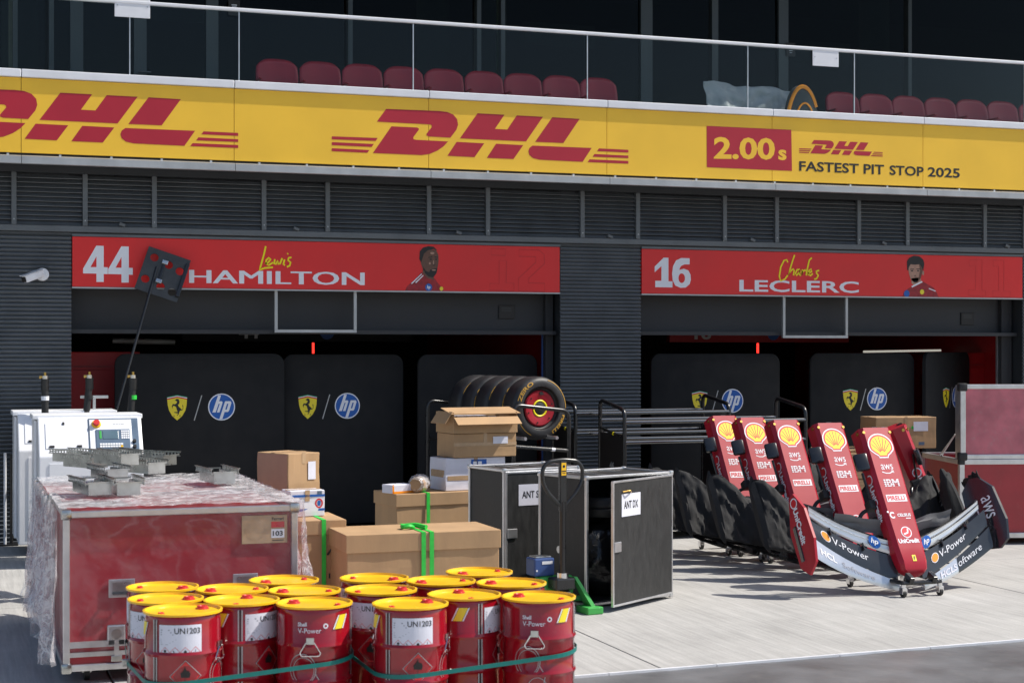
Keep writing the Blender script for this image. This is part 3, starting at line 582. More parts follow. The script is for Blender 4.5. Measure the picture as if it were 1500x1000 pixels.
# ================================================================ MACHINES
def machine(px,py,lb,panel):
    p=onZ(px,py); t=thing('service_machine',lb,'machine',(p.x,p.y,0)); w_,dp,h=1.03,.75,1.5; zf=1.12; sl=.26; z0=.12
    mb=MB(); prof=[(0,z0),(0,zf),(sl,h),(dp,h),(dp,z0)]; mb.loft([[(x,y,z) for y,z in prof] for x in (0,w_)]); o=mb.build('housing','machine',t)
    md=o.modifiers.new('b','BEVEL'); md.width=.012; md.segments=2
    MB().bb((-.03,.33,z0+.04),(-.003,dp+.05,h-.03),bev=.006).build('side_panel','machine',t); MB().bb((-.05,.30,h-.02),(w_+.02,dp+.06,h+.03),bev=.01).build('top_cover','machine',t)
    MB().bb((.10,-.008,z0+.08),(w_*.55,-.001,zf-.07),bev=.003).build('front_door','machine',t); MB().cyl((.16,-.009,.62),(.16,-.016,.62),.012).build('door_lock','hair',t)
    u=Vector((1,0,0)); v=Vector((0,sl,h-zf)).normalized(); n=u.cross(v); Ls=math.hypot(sl,h-zf); Rm=Matrix((u,v,n)).transposed()
    def sp(x,s_,k=0): return Vector((0,0,zf))+u*x+v*s_+n*k
    MB().box(sp(.27,Ls*.52,.004),(.40,Ls*.66,.008),Rm,.003).build('hatch','machine',t)
    for x in (.13,.40): MB().box(sp(x,Ls*.24,.012),(.05,.022,.014),Rm,.003).build('hinge','hair',t)
    MB().box(sp(.25,Ls*.83,.012),(.022,.03,.012),Rm,.003).build('hatch_lock','hair',t)
    for x in (.15,.85):
        for y in (.12,.62): MB().cyl((x-.02,y,.055),(x+.02,y,.055),.055,seg=18).build('castor_wheel','rubber',t); MB().bb((x-.03,y-.03,.06),(x+.03,y+.03,.122)).build('castor_fork','steel',t)
    if panel:
        MB().box(sp(.745,Ls*.5,.004),(.50,Ls*.92,.008),Rm,.004).build('panel_recess','machgrey',t); MB().box(sp(.715,Ls*.5,.010),(.42,Ls*.84,.006),Rm,.003).build('panel_face','machine',t)
        MB().box(sp(.735,Ls*.40,.017),(.34,Ls*.50,.012),Rm,.004).build('keypad_unit','machgrey',t); MB().box(sp(.71,Ls*.50,.025),(.155,Ls*.21,.004),Rm,.002).build('display','lcd',t)
        MB().box(sp(.61,Ls*.51,.025),(.022,Ls*.2,.004),Rm).build('key_strip','jgreen',t)
        for i in range(4):
            for j in range(4): MB().box(sp(.825+i*.021,Ls*(.42+.058*j),.025),(.017,.019,.005),Rm).build('key','machine',t)
        for i in range(9):
            for j in range(2): MB().box(sp(.61+i*.026,Ls*(.205+.06*j),.025),(.022,.019,.005),Rm).build('key','machine' if (i,j)!=(8,0) else 'lid',t)
        MB().cyl(sp(.575,Ls*.80,.012),sp(.575,Ls*.80,.030),.050,.042,20).build('stop_button_base','lid',t,True); MB().cyl(sp(.575,Ls*.80,.030),sp(.575,Ls*.80,.060),.034,.030,20).build('stop_button','bung',t,True)
        for s_ in (.2,.34): MB().cyl(sp(.945,Ls*s_,.008),sp(.945,Ls*s_,.035),.02,.016,14).build('selector_knob','hair',t,True)
        Flat().rect(0,0,.022,.008).rect(.03,0,.05,.008).rect(.058,0,.07,.008).rect(.078,0,.11,.008).put('printed_marks','gutter',t,sp(.74,Ls*.78,.013),u,v,.001)
    return t
machine(27,815,'rear white service machine standing against the grey cladding, mostly hidden by another',False)
machine(57,833,'front white service machine with sloped keypad, display and red stop button',True)
# riser hoses behind the machines
for i,(px,py,py2,lb) in enumerate(((66,548,-1.0,'leftmost upright black hose with white band behind the white machines'),(131,547,-.85,'middle upright black hose behind the white machines'),(195,547,-1.1,'upright black hose with green band behind the white machine, nearest the screens'))):
    tp_=onY(px,py,py2); t=thing('riser_hose',lb,'hose',(tp_.x-(0,.06,.05)[i],py2,0)); ht=tp_.z; lean=(0,.06,.05)[i]
    MB().tube([(0,0,.02),(0,0,1.1),(lean*.4,0,1.45),(lean,0,ht-.10)],.038,12,.2).build('hose','rubber',t,True); MB().cyl((0,0,0),(0,0,.03),.14,seg=20).build('base_plate','blackmetal',t)
    MB().cyl((lean,0,ht-.17),(lean,0,ht-.05),.043).build('cuff','blackmetal',t); MB().cyl((lean,0,ht-.05),(lean,0,ht-.015),.034).build('coupling','chrome',t); MB().cyl((lean,0,ht-.015),(lean,0,ht+.02),.014).build('nozzle','brass',t); MB().cyl((lean-.06,0,ht-.03),(lean-.02,0,ht-.03),.016).build('side_port','brass',t)
    MB().cyl((lean*.95,0,ht-.28),(lean*.95,0,ht-.235),.0415).build('marker_band',('white','rubber','gstrap')[i],t)
p=onY(138,581,-.7); t=thing('t_bar','silver T shaped bar standing behind the white machines in front of red cabinet','bar',(p.x,-.7,0)); MB().bb((-.015,-.015,0),(.015,.015,p.z-.016)).build('post','alu',t); MB().bb((-.15,-.018,p.z-.015),(.15,.018,p.z+.015),bev=.004).build('crossbar','alu',t); MB().bb((-.15,-.15,0),(.15,.15,.012)).build('foot','alu',t)
p=onY(8,790,-.25); t=thing('marker_pole','slim pale pole and black post standing at the cladding beside the white machines','pole',(p.x,-.12,0))
for i in range(6): MB().cyl((0,0,.02+i*.17),(0,0,.02+(i+1)*.17),.016).build('pole_section','coping',t)
MB().cyl((.07,.03,.0),(.07,.03,1.02),.02).build('grey_post','blackmetal',t); MB().bb((-.08,-.06,0),(.14,.09,.02)).build('base','blackmetal',t)
# signal board on leaning pole
base=onY(112,805,-1.05); base.z=0; top=onY(233,379,-.14)
t=thing('signal_board','grey drilled board on a long leaning pole in front of the number 44','board',base); ax_=(top-base)
MB().cyl((0,0,0),ax_*.97,.017).build('pole','blackmetal',t); vv=ax_.normalized(); uu=Vector((1,0,0)); uu=(uu-vv*uu.dot(vv)).normalized(); nn=uu.cross(vv)
ctr=onY(238,403,-.16)-base+nn*.03; Rm=Matrix((uu,vv,nn)).transposed()
rot2=Matrix.Rotation(R(-3),3,nn); U=rot2@uu; V=rot2@vv
W2,H2=.50,.54; hl=[(-.15,.16),(.03,.13),(.17,.10),(-.17,-.12),(.02,-.15),(.16,-.17)]
me=bmesh.new()
def pan_(pts): return [ctr+U*x+V*y for x,y in pts]
mb=MB()   # board with real holes: square cells, each hole cell an annulus
cs=[(-.25,-.06),(-.06,.10),(.10,.25)]; rows=[(-.27,0),(0,.27)]
for (x0,x1) in cs:
    for (y0,y1) in rows:
        hx,hy=min(hl,key=lambda q_:(q_[0]-(x0+x1)/2)**2+(q_[1]-(y0+y1)/2)**2); hx=min(max(hx,x0+.06),x1-.06); n=24; r_=.048
        for sgn in (.006,-.006):
            inner=[];outer=[]
            for i in range(n):
                an=2*PI*i/n; c,s_=math.cos(an),math.sin(an); inner.append((hx+r_*c,hy+r_*s_))
                tx=((x1-hx)/c if c>1e-6 else (x0-hx)/c if c<-1e-6 else 9); ty=((y1-hy)/s_ if s_>1e-6 else (y0-hy)/s_ if s_<-1e-6 else 9); k_=min(tx,ty); outer.append((hx+k_*c,hy+k_*s_))
            corners=[(x1,y1),(x0,y1),(x0,y0),(x1,y0)]
            P_=[ctr+U*a+V*b+nn*sgn for a,b in inner]+[ctr+U*a+V*b+nn*sgn for a,b in outer]; mb._add(P_,[(i,(i+1)%n,n+(i+1)%n,n+i) for i in range(n)])
            for (qx,qy) in corners:
                an=math.atan2(qy-hy,qx-hx)%(2*PI); i=int(an/(2*PI)*n); j=(i+1)%n
                mb._add([ctr+U*outer[i][0]+V*outer[i][1]+nn*sgn,ctr+U*qx+V*qy+nn*sgn,ctr+U*outer[j][0]+V*outer[j][1]+nn*sgn],[(0,1,2)])
mb.build('drilled_board','board',t)
Rb=Matrix((U,V,nn)).transposed()
MB().box(ctr+U*.232+nn*.02,(.045,.42,.03),Rb,.006).build('side_clamp','blackmetal',t)
for k_ in (.14,-.10): MB().box(ctr+U*(-.02)+V*k_+nn*.02,(.07,.05,.035),Rb,.006).build('pole_clamp','steel',t)
MB().box(ctr+U*(-.02)+V*.02+nn*.018,(.03,.26,.025),Rb,.004).build('pole_sleeve','blackmetal',t)
# ================================================================ FLIGHT CASES
def edges(parent,w_,dp,z0,z1,m='alu',r=.022,corner='steel',cs_=.07):
    for x in (0,w_):
        for y in (0,dp): MB().bb((x-r,y-r,z0),(x+r,y+r,z1),bev=.006).build('edge_profile',m,parent)
    for z in (z0,z1):
        for y in (0,dp): MB().bb((r,y-r,z-r),(w_-r,y+r,z+r),bev=.006).build('edge_profile',m,parent)
        for x in (0,w_): MB().bb((x-r,r,z-r),(x+r,dp-r,z+r),bev=.006).build('edge_profile',m,parent)
    for x in (0,w_):
        for y in (0,dp):
            for z in (z0,z1): MB().box((x,y,z),(cs_,cs_,cs_),None,cs_*.2).build('corner_cap',corner,parent,True)
def castors(parent,w_,dp,z0,r=.05):
    for x in (.14,w_-.14):
        for y in (.14,dp-.14):
            MB().cyl((x-.018,y,r),(x+.018,y,r),r,seg=18).build('castor_wheel','rubber',parent); MB().bb((x-.03,y-.03,r+.005),(x+.03,y+.03,z0)).build('castor_fork','steel',parent)
def redcase(loc,rz,w_,dp,h,lb,z0=.11,front=True):
    t=thing('flight_case',lb,'flight case',loc,rz)
    MB().bb((.004,.004,z0+.004),(w_-.004,dp-.004,h-.004)).build('body','casered',t); edges(t,w_,dp,z0,h); castors(t,w_,dp,z0-.02)
    if front:
        MB().bb((.02,-.014,z0+.13),(w_-.02,-.001,z0+.17)).build('lid_rail','alu',t); MB().bb((.02,-.014,z0+.07),(w_-.02,-.001,z0+.10)).build('lid_rail','alu',t)
        for x in (.27,w_-.42):
            MB().bb((x,-.012,.56),(x+.17,-.002,.68),bev=.004).build('handle_dish','alu',t); MB().tube([(x+.03,-.014,.59),(x+.03,-.035,.59),(x+.14,-.035,.59),(x+.14,-.014,.59)],.010,8,.01).build('handle','blackmetal',t); MB().bb((x+.025,-.013,.58),(x+.145,-.0125,.66)).build('handle_pad','steel',t)
        x=.32; MB().bb((x-.06,-.014,.24),(x+.06,-.002,.38),bev=.01).build('latch_plate','alu',t); MB().cyl((x,-.015,.32),(x,-.024,.32),.035).build('latch_disc','steel',t); MB().bb((x-.015,-.024,.17),(x+.015,-.013,.29)).build('latch_tongue','alu',t); MB().bb((x-.035,-.026,.14),(x+.035,-.016,.18),bev=.004).build('latch_catch','steel',t)
    return t
CF=onZ(97,1003); cw=1.51
c1=redcase((CF.x,CF.y,0),0,cw,1.28,1.115,'front red flight case with number 103 plate under plastic film')
c2=redcase((CF.x-.04,CF.y+1.36,0),0,cw-.08,1.30,1.10,'rear red flight case under plastic film, behind case 103',front=False)
MB().bb((cw-.36,-.012,.88),(cw-.05,-.002,1.07)).build('label_plate','tape',c1)
Flat().ring(cw-.27,.975,.068,.003).put('label_circle','card',c1,(0,-.012,0),(1,0,0),(0,0,1),.002); Flat().rect(cw-.16,.985,cw-.07,1.025).put('label_red_patch','pred',c1,(0,-.012,0),(1,0,0),(0,0,1),.002); Flat().rect(cw-.16,.915,cw-.07,.975).put('label_white_patch','white',c1,(0,-.012,0),(1,0,0),(0,0,1),.002)
Flat().text('103',cw-.15,.928,.034,.07,.03).put('label_number','black',c1,(0,-.012,0),(1,0,0),(0,0,1),.004); Flat().text('Ferrari',cw-.155,1.035,.02,.08,.02).rect(cw-.155,.895,cw-.075,.901).put('label_lettering','black',c1,(0,-.012,0),(1,0,0),(0,0,1),.004)
# plastic film over both cases
fx0,fx1=CF.x-.045,CF.x+cw+.045; fy0,fy1=CF.y-.05,CF.y+2.72
def nz3(x,y,z): return noise.noise(Vector((x,y,z)))
def film_top(u,v):
    x=fx0+(fx1-fx0)*u; y=fy0+(fy1-fy0)*v; z=1.157+.02*abs(nz3(x*4,y*4,0))+.012*abs(nz3(x*11,y*9,3))
    return (x,y,z)
def film_side(sign,depthf):
    def f_(u,v):
        y=fy0+(fy1-fy0)*u; fold=(.03+.09*v)*(.5+.5*math.sin(y*17+2*nz3(y*3,v*1.5,1)))+.05*v*nz3(y*5,v*4,7); x=(fx0 if sign<0 else fx1)+sign*(.012+abs(fold)); L_=depthf(u)
        return (x,y,1.16-v*L_+.01*nz3(y*9,v*7,2))
    return f_
def film_front(u,v):
    x=fx0+(fx1-fx0)*u; L_=.93+.05*nz3(u*4,0,0)
    return (x,fy0-.012-.022*abs(nz3(x*5,v*2.5,5))*min(1,v*4)-.008*abs(nz3(x*2+v*5,v*9,2)),1.16-v*L_)
pf=thing('plastic_film','clear wrinkled plastic film draped over the two red flight cases','plastic sheet',(0,0,0))
MB().grid(film_top,60,80).build('top_sheet','filmtop',pf,True); MB().grid(film_side(-1,lambda u:1.02-.10*u+.05*math.sin(u*9)),70,30).build('side_curtain','film',pf,True); MB().grid(film_side(1,lambda u:.50+.4*math.sin(u*3.0+.3)**2),60,20).build('side_curtain','film',pf,True); MB().grid(film_front,60,30).build('front_sheet','filmfront',pf,True)
# stainless trays on top
def tray(loc,rz,lb,w_=.21,l=.44):
    t=thing('steel_tray',lb,'tray',loc,rz,'stainless trays on the red cases'); h=.115
    mb=MB(); mb.bb((-.075,-l/2,0),(.075,-l/2+.006,h*.72)); mb.bb((-.08,-l/2,.0),(-.075,l/2,h*.7)); mb.bb((.075,-l/2,.0),(.08,l/2,h*.7)); mb.bb((-.075,-l/2+.006,0),(.075,l/2,.005)); mb.build('trough','steel',t)
    for sx in (-1,1):
        mb=MB(); x=sx*w_/2; mb.bb((x-.012,-l/2-.02,h-.004),(x+.012,l/2+.02,h)); mb.bb((x-.002,-l/2-.02,h-.045),(x+.002,l/2+.02,h-.036)); mb.bb((x-.002,-l/2-.02,h-.012),(x+.002,l/2+.02,h-.0045))
        for i in range(12): y=-l/2+l*i/11; mb.bb((x-.0018,y-.008,h-.036),(x+.0018,y+.008,h-.012))
        mb.build('side_rail','steel',t)
    for y in (-l/2-.01,l/2+.01): MB().bb((-w_/2+.013,y-.008,h-.03),(w_/2-.013,y+.008,h-.022)).build('cross_bar','steel',t)
    for sx in (-1,1): MB().bb((-.081 if sx<0 else .081,-l/2,h*.66),(-w_/2+.002 if sx<0 else w_/2-.002,l/2,h*.70)).build('flange','steel',t)
    return t
tl=[(138,700,10,'front left stainless tray at the front edge of the red case'),(185,700,4,'front right stainless tray at the front edge of the red case'),(125,672,28,'leftmost stainless tray in the back of the tray pile'),(152,668,30,'stainless tray in the middle back of the tray pile'),(170,682,24,'stainless tray crossing the middle of the pile'),(208,680,26,'perforated stainless tray at the right of the pile'),(160,690,12,'stainless tray lying between the front trays and the pile'),(222,668,40,'rear right stainless tray of the pile by the machine corner'),(110,664,34,'stainless tray at the far left edge of the pile'),(176,664,20,'perforated stainless tray at the back of the pile near the keypad'),(318,694,6,'single stainless tray standing apart at the right on the plastic film')]
for i,(px,py,an,lb) in enumerate(tl):
    p=onZ(px,py+ (28 if i<2 else 14),1.17); tray((p.x,p.y+(.2 if i<2 else 0),1.185+(.0 if i not in (4,) else .08)),R(an),lb)
# black cases ANT SX / ANT DX
def blackcase(p,rz,w_,dp,h,lb,txt,opened):
    t=thing('black_flight_case',lb,'flight case',(p.x,p.y,0),rz); z0=.03
    def pan(a,b,nm='panel'): MB().bb(a,b).build(nm,'caseblk',t)
    pan((.003,.01,z0),(.02,dp-.01,h)); pan((w_-.02,.01,z0),(w_-.003,dp-.01,h)); pan((.02,dp-.02,z0),(w_-.02,dp-.003,h)); pan((.02,.01,h-.02),(w_-.02,dp-.02,h-.003),'top_panel'); pan((.02,.01,z0),(w_-.02,dp-.02,z0+.02),'bottom_panel')
    edges(t,w_,dp,z0,h,'alu',.014,'alu',.042)
    for x in (w_*.33,w_*.66): MB().bb((x-.006,.02,h+.001),(x+.006,dp-.02,h+.006)).build('top_strip','alu',t)
    MB().cyl((-.005,dp*.55,.47),(-.02,dp*.55,.47),.032).build('vent_cap','alu',t)
    da=R(16) if opened else 0; dw=w_-.03
    hg=bpy.data.objects.new('door',None)
    Rz=Matrix.Rotation(da,3,'Z'); o=Vector((w_-.015,-.022,0))
    def dbox(a,b,nm,m,bev=0):
        c=Vector([(a[i]+b[i])/2 for i in range(3)]); s_=[abs(b[i]-a[i]) for i in range(3)]
        return MB().box(o+Rz@c,s_,Rz,bev).build(nm,m,t)
    # closed door lies along -x from the right-hand hinge
    dbox((-dw,-.006,z0+.03),(0,.008,h-.03),'door','caseblk')
    for (a,b) in (((-dw,-.012,z0+.012),(0,.012,z0+.03)),((-dw,-.012,h-.03),(0,.012,h-.012)),((-dw-.016,-.012,z0+.012),(-dw,.012,h-.012)),((0,-.012,z0+.012),(.014,.012,h-.012))): dbox(a,b,'door_edge','alu',.003)
    dbox((-dw+.0,-.02,h*.45),(-dw+.10,-.007,h*.45+.085),'latch','alu',.004)
    dbox((-dw+.12,-.0095,h-.32),(-dw+.42,-.0065,h-.13),'paper_sign','paper')
    u=Rz@Vector((1,0,0)); Flat().text(txt,0,0,.065,.225,.02).put('sign_lettering','black',t,o+Rz@Vector((-dw+.155,-.0095,h-.255)),u,(0,0,1),.002)
    if opened: MB().tube([o+Rz@Vector((-dw+.13,-.014,h-.11)),o+Rz@Vector((-dw+.2,-.05,h-.10)),o+Rz@Vector((-dw+.26,-.014,h-.12))],.006,6,.02).build('sign_hook','brass',t)
    return t
pS=onZ(738.5,689,1.107); pD=onZ(859,891)
blackcase(pS,R(12),.80,.62,1.107,'black flight case with paper sign ANT SX, door closed','ANT SX',False)
blackcase(pD,R(19),.98,.62,1.107,'black flight case with paper sign ANT DX, door ajar','ANT DX',True)
# contents of the open case
def loc2(p,rz,v): return p+Matrix.Rotation(rz,3,'Z')@Vector(v)
c=loc2(pD,R(19),(.45,.30,.056)); t=thing('bin_bag','crumpled black plastic bag inside the open ANT DX case','bag',(c.x,c.y,.056),R(19))
def bagf(u,v):
    a=2*PI*u; r=(.245+.03*nz3(math.cos(a)*3,math.sin(a)*3,v*5))*(math.sin(PI*min(.97,v*.93+.04)))**.35; return (r*math.cos(a)*1.15,r*math.sin(a)*.85,.62*v)
MB().grid(bagf,40,24).build('bag_body','bag',t,True); MB().tube([(0,0,.6),(.04,-.03,.66),(.1,-.02,.70)],.04,8).build('bag_neck','bag',t,True)
c=loc2(pD,R(19),(.45,.30,.80)); t=thing('round_pad','black ribbed round pad on top of the bag in the open case','pad',(c.x,c.y,.74),R(19)); MB().lathe([(0,.0),(.22,.0),(.235,.02),(.235,.07),(.225,.08),(.235,.09),(.235,.15),(.22,.17),(0,.17)],32).build('pad_body','rubber',t,True)
# ================================================================ CARTONS
def carton(p,rz,w_,dp,h,lb,m='card',lid=0,openb=False,name='carton',cat='box',tape=True):
    t=thing(name,lb,cat,p,rz)
    if openb:
        T=.006
        for a,b in (((0,0,0),(w_,T,h*.62)),((0,dp-T,0),(w_,dp,h)),((0,T,0),(T,dp-T,h)),((w_-T,T,0),(w_,dp-T,h)),((T,T,0),(w_-T,dp-T,T))): MB().bb(a,b).build('wall',m,t)
        MB().box((w_/2,-.05,h*.60),(w_,.12,.006),Matrix.Rotation(R(35),3,'X')).build('flap',m,t); MB().box((w_/2,dp*.28,h+.012),(w_+.06,dp*.62,.006),Matrix.Rotation(R(12),3,'X')).build('flap',m,t)
        MB().box((-.055,dp*.4,h-.05),(.006,dp*.8,.14),Matrix.Rotation(R(35),3,'Y')).build('flap',m,t)
        for i in range(4): MB().bb((.06+i*.11,.05,T),(.06+i*.11+.10,dp-.05,h*.80),bev=.004).build('inner_box','paper',t)
    else:
        mb=MB(); mb.bb((0,0,0),(w_,dp,h-.002),bev=.006); bmesh.ops.subdivide_edges(mb.bm,edges=[e for e in mb.bm.edges if e.calc_length()>.1],cuts=5,use_grid_fill=True)
        for v_ in mb.bm.verts:
            if v_.co.z>.02: q_=v_.co*7+Vector(p)*3; v_.co+=Vector((noise.noise(q_),noise.noise(q_+Vector((9,0,0))),-.6*abs(noise.noise(q_+Vector((0,9,0))))))*.006
        mb.build('carton_body',m,t)
        if not lid and w_>.3 and m=='card': Flat().rect(w_*.62,h*.55,w_*.86,h*.85).put('shipping_label','paper',t,(0,-.006,0),(1,0,0),(0,0,1),.002)
        if tape: MB().bb((w_*.0-.001,dp/2-.025,h-.001),(w_+.001,dp/2+.025,h+.001)).build('tape',m if not tape else 'tape',t); MB().bb((w_/2-.02,-.0015,h-.09),(w_/2+.02,-.0005,h)).build('tape','tape',t)
        if lid:
            MB().bb((-.012,-.012,h-lid),(w_+.012,dp+.012,h+.008),bev=.005).build('lid',m,t)
    return t
def strapv(t,x,dp,h,y0=-.016,w_=.035,m='gstrap'):
    mb=MB(); mb.bb((x,y0-.002,.02),(x+w_,y0,h+.012)); mb.bb((x,y0,h+.010),(x+w_,dp+.016,h+.0125)); mb.build('strap',m,t)
pC=onZ(440,764,.82); carton((pC.x-.28,pC.y,0),0,.64,.62,.82,'large upright brown carton with lid behind case 103',lid=.11)
tC=[o for o in bpy.data.objects if o.get('label')=='large upright brown carton with lid behind case 103'][0]
MB().tube([(.50,-.004,.55),(.53,-.03,.60),(.58,-.03,.58),(.59,-.012,.53),(.56,-.010,.51)],.008,6,.02).build('cable_loop','rubber',tC); MB().bb((.51,-.004,.36),(.525,-.001,.40)).build('hand_mark','hair',tC)
strapv(tC,.45,.62,.82)
pA=onZ(422,752,.835); a_=carton((pA.x,pA.y,.832),R(27),.335,.42,.50,'square brown carton with shaded pinkish left side on top of the upright carton','card'); 
Flat().poly([(0,.20),(.04,.12),(.04,.04),(0,-.04),(-.04,.04),(-.04,.12)]).put('print_mark','paper',a_,(-.001,.20,.22),(0,-1,0),(0,0,1),.002)
MB().bb((-.0025,.01,.01),(-.0005,.41,.49)).build('pink_side','cardshade',a_)  # darker pinkish sheet paints the shade on the left face
pW=onZ(424,757,.832); w1=carton((pW.x,pW.y-.02,.832),R(8),.30,.21,.215,'white carton with blue stripes leaning at the square brown carton','paper')
for z in (.055,.17): Flat().rect(.0,z-.011,.30,z+.008).put('blue_stripe','hpblue',w1,(0,0,0),(1,0,0),(0,0,1),.003)
Flat().ring(.25,.105,.028,.012,ry=.034).put('print_badge','pred',w1,(0,0,0),(1,0,0),(0,0,1),.004); Flat().rect(.237,.085,.263,.125).put('print_badge','hpblue',w1,(0,0,0),(1,0,0),(0,0,1),.005); Flat().rect(.235,.175,.275,.205).put('print_code','machgrey',w1,(0,0,0),(1,0,0),(0,0,1),.003)
pDD=onZ(508.5,785,.76); dD=carton((pDD.x,pDD.y,0),0,1.235,.62,.76,'long low brown carton with dented lid and green strap behind the drums',lid=.135); strapv(dD,.59,.62,.76); strapv(dD,.655,.62,.76,-.02)
mb=MB(); mb.tube([(.60,.25,.775),(.56,.20,.80),(.50,.22,.79),(.52,.30,.79),(.62,.28,.80),(.68,.16,.79)],.018,6,.03); mb.build('strap_knot','gstrap',dD,True)
pE=onZ(581,725,.80); eE=carton((pE.x,pE.y,0),R(9),.86,.52,.80,'brown lidded carton with green strap carrying smaller boxes',lid=.115); strapv(eE,.31,.52,.80)
def onE(x,y,z): q_=Matrix.Rotation(R(9),3,'Z')@Vector((x,y,0)); return (pE.x+q_.x,pE.y+q_.y,z)
sm=carton(onE(-.03,.03,.812),R(22),.26,.17,.085,'small flat white box with orange edge on the lidded carton','paper',tape=False); Flat().rect(0,.0,.26,.02).rect(0,.0,.02,.085).put('orange_edge','orange',sm,(0,0,0),(1,0,0),(0,0,1),.003)
rr=thing('wrapped_roll','round carton roll wrapped in clear film on the lidded carton','roll',onE(.26,.10,.812),R(9)); MB().cyl((-.03,-.06,.075),(.12,.12,.075),.072,seg=20).build('roll','card',rr,True)
def wr(u,v): a=2*PI*u; q_=Vector((.045,.03,.085)); r=.10+.02*nz3(math.cos(a)*3,math.sin(a)*3,v*6); s_=Vector((.64,.77,0)); b_=Vector((-.77,.64,0)); return q_+s_*(v-.5)*.34+(b_*math.cos(a)+Vector((0,0,.85*math.sin(a))))*r*math.sin(PI*(.08+.84*v))**.4
MB().grid(wr,26,12).build('wrapping','film',rr,True)
fF=carton(onE(.55,.06,.812),R(9),.66,.36,.32,'crushed white carton with blue print under the open brown carton','paper')
for i in range(3):
    for j in range(2): Flat().rect(.30+j*.055,.05+i*.085,.34+j*.055,.11+i*.085).put('print_cell','white',fF,(0,0,0),(1,0,0),(0,0,1),.004)
Flat().rect(.28,.03,.45,.30).put('blue_print','hpblue',fF,(0,0,0),(1,0,0),(0,0,1),.003); MB().bb((-.002,.03,.13),(-.0005,.33,.20)).build('side_crease','tape',fF); MB().bb((.02,-.0025,.10),(.64,-.001,.145)).build('tape','tape',fF)
hH=carton(onE(.63,.04,1.135),R(8),.685,.40,.235,'closed brown carton taped across the middle below the open carton','card'); MB().bb((-.001,-.003,.11),(.687,-.001,.145)).build('tape','tape',hH); 
gG=carton(onE(.62,.02,1.372),R(8),.70,.42,.205,'open brown carton with white inner boxes and folded flaps on top of the pile','card',openb=True)
# right-hand carton and crate
# ================================================================ PALLET JACK
pj=onZ(824,898); t=thing('pallet_jack','green pallet truck with black loop handle in front of the ANT DX case','pallet jack',(pj.x,pj.y,0),R(8))
MB().tube([(0,0,.22),(0,.0,.70),(0,0,.93)],.028,12).build('mast','blackmetal',t); z0=.88
lp=[(0,0,z0),(-.14,0,z0+.13),(-.19,0,z0+.22),(-.19,0,z0+.33),(-.14,0,z0+.385),(0,0,z0+.40),(.14,0,z0+.385),(.19,0,z0+.33),(.19,0,z0+.22),(.14,0,z0+.13),(0,0,z0)]
MB().tube(lp,.017,10,.05).build('loop_handle','blackmetal',t,True); MB().bb((-.032,-.02,.85),(.032,.02,z0+.39),bev=.008).build('handle_stem','blackmetal',t); MB().bb((-.022,-.024,z0+.27),(.022,-.021,z0+.375)).build('warning_label','lid',t); Flat().rect(-.02,z0+.30,.02,z0+.31).rect(-.015,z0+.285,.015,z0+.292).circ(0,z0+.345,.012).put('label_print','black',t,(0,-.024,0),(1,0,0),(0,0,1),.001)
MB().bb((-.09,-.06,.20),(.09,.10,.30),bev=.015).build('pump_body','blackmetal',t); MB().cyl((0,0,.25),(0,0,.34),.05).build('pump','chrome',t); MB().cyl((-.045,0,.10),(.045,0,.10),.10,seg=22).build('steer_wheel','rubber',t)
MB().bb((-.17,.10,.13),(.17,.20,.30),bev=.03).build('head_frame','jgreen',t)
for s_ in (-1,1):
    MB().bb((s_*.27-.08,.18,.06),(s_*.27+.08,1.25,.10),bev=.01).build('fork','jgreen',t); MB().cyl((s_*.27-.05,1.15,.04),(s_*.27+.05,1.15,.04),.04).build('fork_roller','rubber',t)
MB().loft([[(.10,-.02,.30),(.13,-.02,.30),(.13,.02,.30),(.10,.02,.30)],[(.24,-.14,.0),(.28,-.14,.0),(.28,.02,.0),(.24,.02,.0)]]).build('side_plate','jgreen',t); MB().bb((.14,-.18,.0),(.29,.02,.06),bev=.008).build('stabiliser_foot','jgreen',t)
p=onZ(791,848,.30); t=thing('blue_toolbox','small blue box with white label beside the pallet truck mast','box',(p.x,p.y+.13,.302),R(8)); MB().bb((0,0,0),(.19,.16,.15),bev=.012).build('box_body','jblue',t); MB().bb((.07,-.003,.10),(.17,-.001,.125)).build('label_strip','coping',t); MB().bb((.02,.02,.151),(.17,.14,.165),bev=.005).build('box_lid','steel',t); MB().cyl((.02,-.006,.05),(.02,-.001,.05),.008).build('catch','coping',t)
